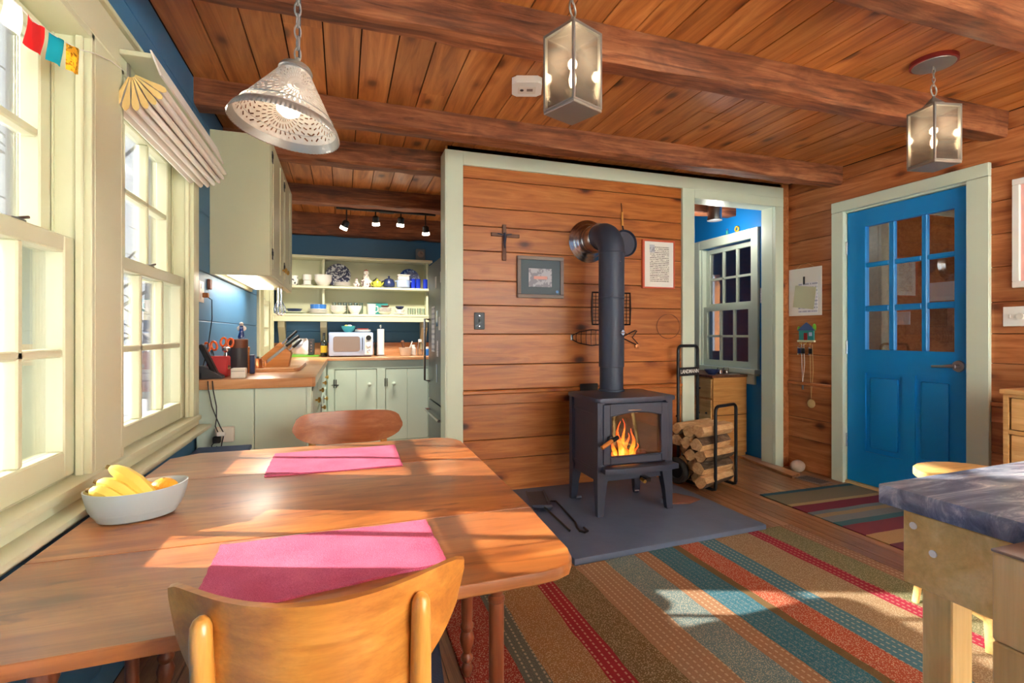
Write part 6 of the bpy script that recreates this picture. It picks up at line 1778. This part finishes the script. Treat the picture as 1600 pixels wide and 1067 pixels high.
B().ball((-0.008, -0.072, 0.125), (0.006, 0.018, 0.03), 10).ball((-0.008, 0.075, 0.115), (0.006, 0.015, 0.02), 10).o('trees', 'green_plastic', kr)
for y in (-0.045, 0.0, 0.045):
    B().tube([(-0.012, y, 0.006), (-0.018, y, -0.012), (-0.03, y, -0.012), (-0.032, y, 0.0)], 0.002, 6).o('hook', 'brass', kr)
for k, (y, mm, lb) in enumerate(((0.055, 'navy', 'dark blue car key fob hanging at the left of the key rack'), (0.02, 'black', 'black car key fob next to the blue one on the key rack'), (-0.05, 'black', 'black key fob hanging at the right of the key rack'))):
    o = T('key_fob', lb, 'keys', (XW - 0.024, 3.19 + y, 1.035))
    B().box((-0.007, -0.014, -0.075), (0.007, 0.014, -0.03), 0.005, seg=2).o('fob', mm, o)
    B().torus((0, 0, -0.017), 0.012, 0.0014, m=Matrix.Translation((0, 0, -0.017)) @ Matrix.Rotation(R(70), 4, 'Y') @ Matrix.Translation((0, 0, 0.017)), n=16, k=5).o('key_ring', 'steel', o)
    B().box((-0.001, 0.010, -0.085), (0.001, 0.017, -0.02)).o('key', 'steel', o)
for k, (y, L_, mm, lb) in enumerate(((0.03, 0.33, 'white', 'thin white lanyard with a small key below the key rack'), (-0.05, 0.44, 'tan', 'beige cord with a knotted rope ball below the key rack'))):
    o = T('lanyard', lb, 'lanyard', (XW - 0.015, 3.19 + y, 1.04))
    B().tube([(0, 0.012, 0), (0.006, 0.014, -L_ * 0.5), (0.0, 0.002, -L_), (0.004, -0.014, -L_ * 0.5), (0, -0.01, 0)], 0.0016, 5).o('cord', mm, o)
    if k == 0:
        B().box((-0.002, -0.008, -L_ - 0.045), (0.002, 0.008, -L_), 0.001).o('key', 'nickel', o)
    else:
        B().ball((0, 0.0, -L_ - 0.04), (0.014, 0.036, 0.036), 14).o('rope_ball', 'tan', o)
fw = T('wall_frame', 'white framed picture at the right edge of the pine wall', 'picture', (XW, 1.838, 1.38))
for a, c_ in (((-0.50, 0), (0, 0.035)), ((-0.50, 0.575), (0, 0.61)), ((-0.035, 0.035), (0, 0.575)), ((-0.50, 0.035), (-0.465, 0.575))):
    B().box((-0.025, a[0], a[1]), (-0.001, c_[0], c_[1]), 0.003).o('frame_side', 'white', fw)
B().box((-0.012, -0.467, 0.033), (-0.002, -0.033, 0.577)).o('mount', 'pink_paper', fw)
B().box((-0.014, -0.40, 0.10), (-0.012, -0.10, 0.51)).o('print', 'etching', fw)
sp2 = T('switch_plate', 'white double switch plate right of the blue door', 'switch', (XW, 1.83, 1.22))
B().box((-0.006, -0.058, -0.056), (-0.001, 0.058, 0.056), 0.002).o('plate', 'white', sp2)
B().box((-0.016, 0.02, -0.01), (-0.006, 0.03, 0.012), 0.002).o('toggle', 'grey_box', sp2)
B().cyl((-0.006, -0.025, 0), (-0.02, -0.025, 0), 0.017, n=18).o('dimmer_knob', 'grey_box', sp2)
pg = tag(B().box((3.658, 2.165, 1.335), (3.6595, 2.312, 1.455)).o('paper_sheet', 'paper'), 'white paper sheet behind the right middle pane of the door', 'paper')
tag(B().box((3.658, 2.435, 1.185), (3.6595, 2.522, 1.275)).o('paper_sheet', 'paper'), 'small white paper behind the lower middle pane of the door', 'paper')
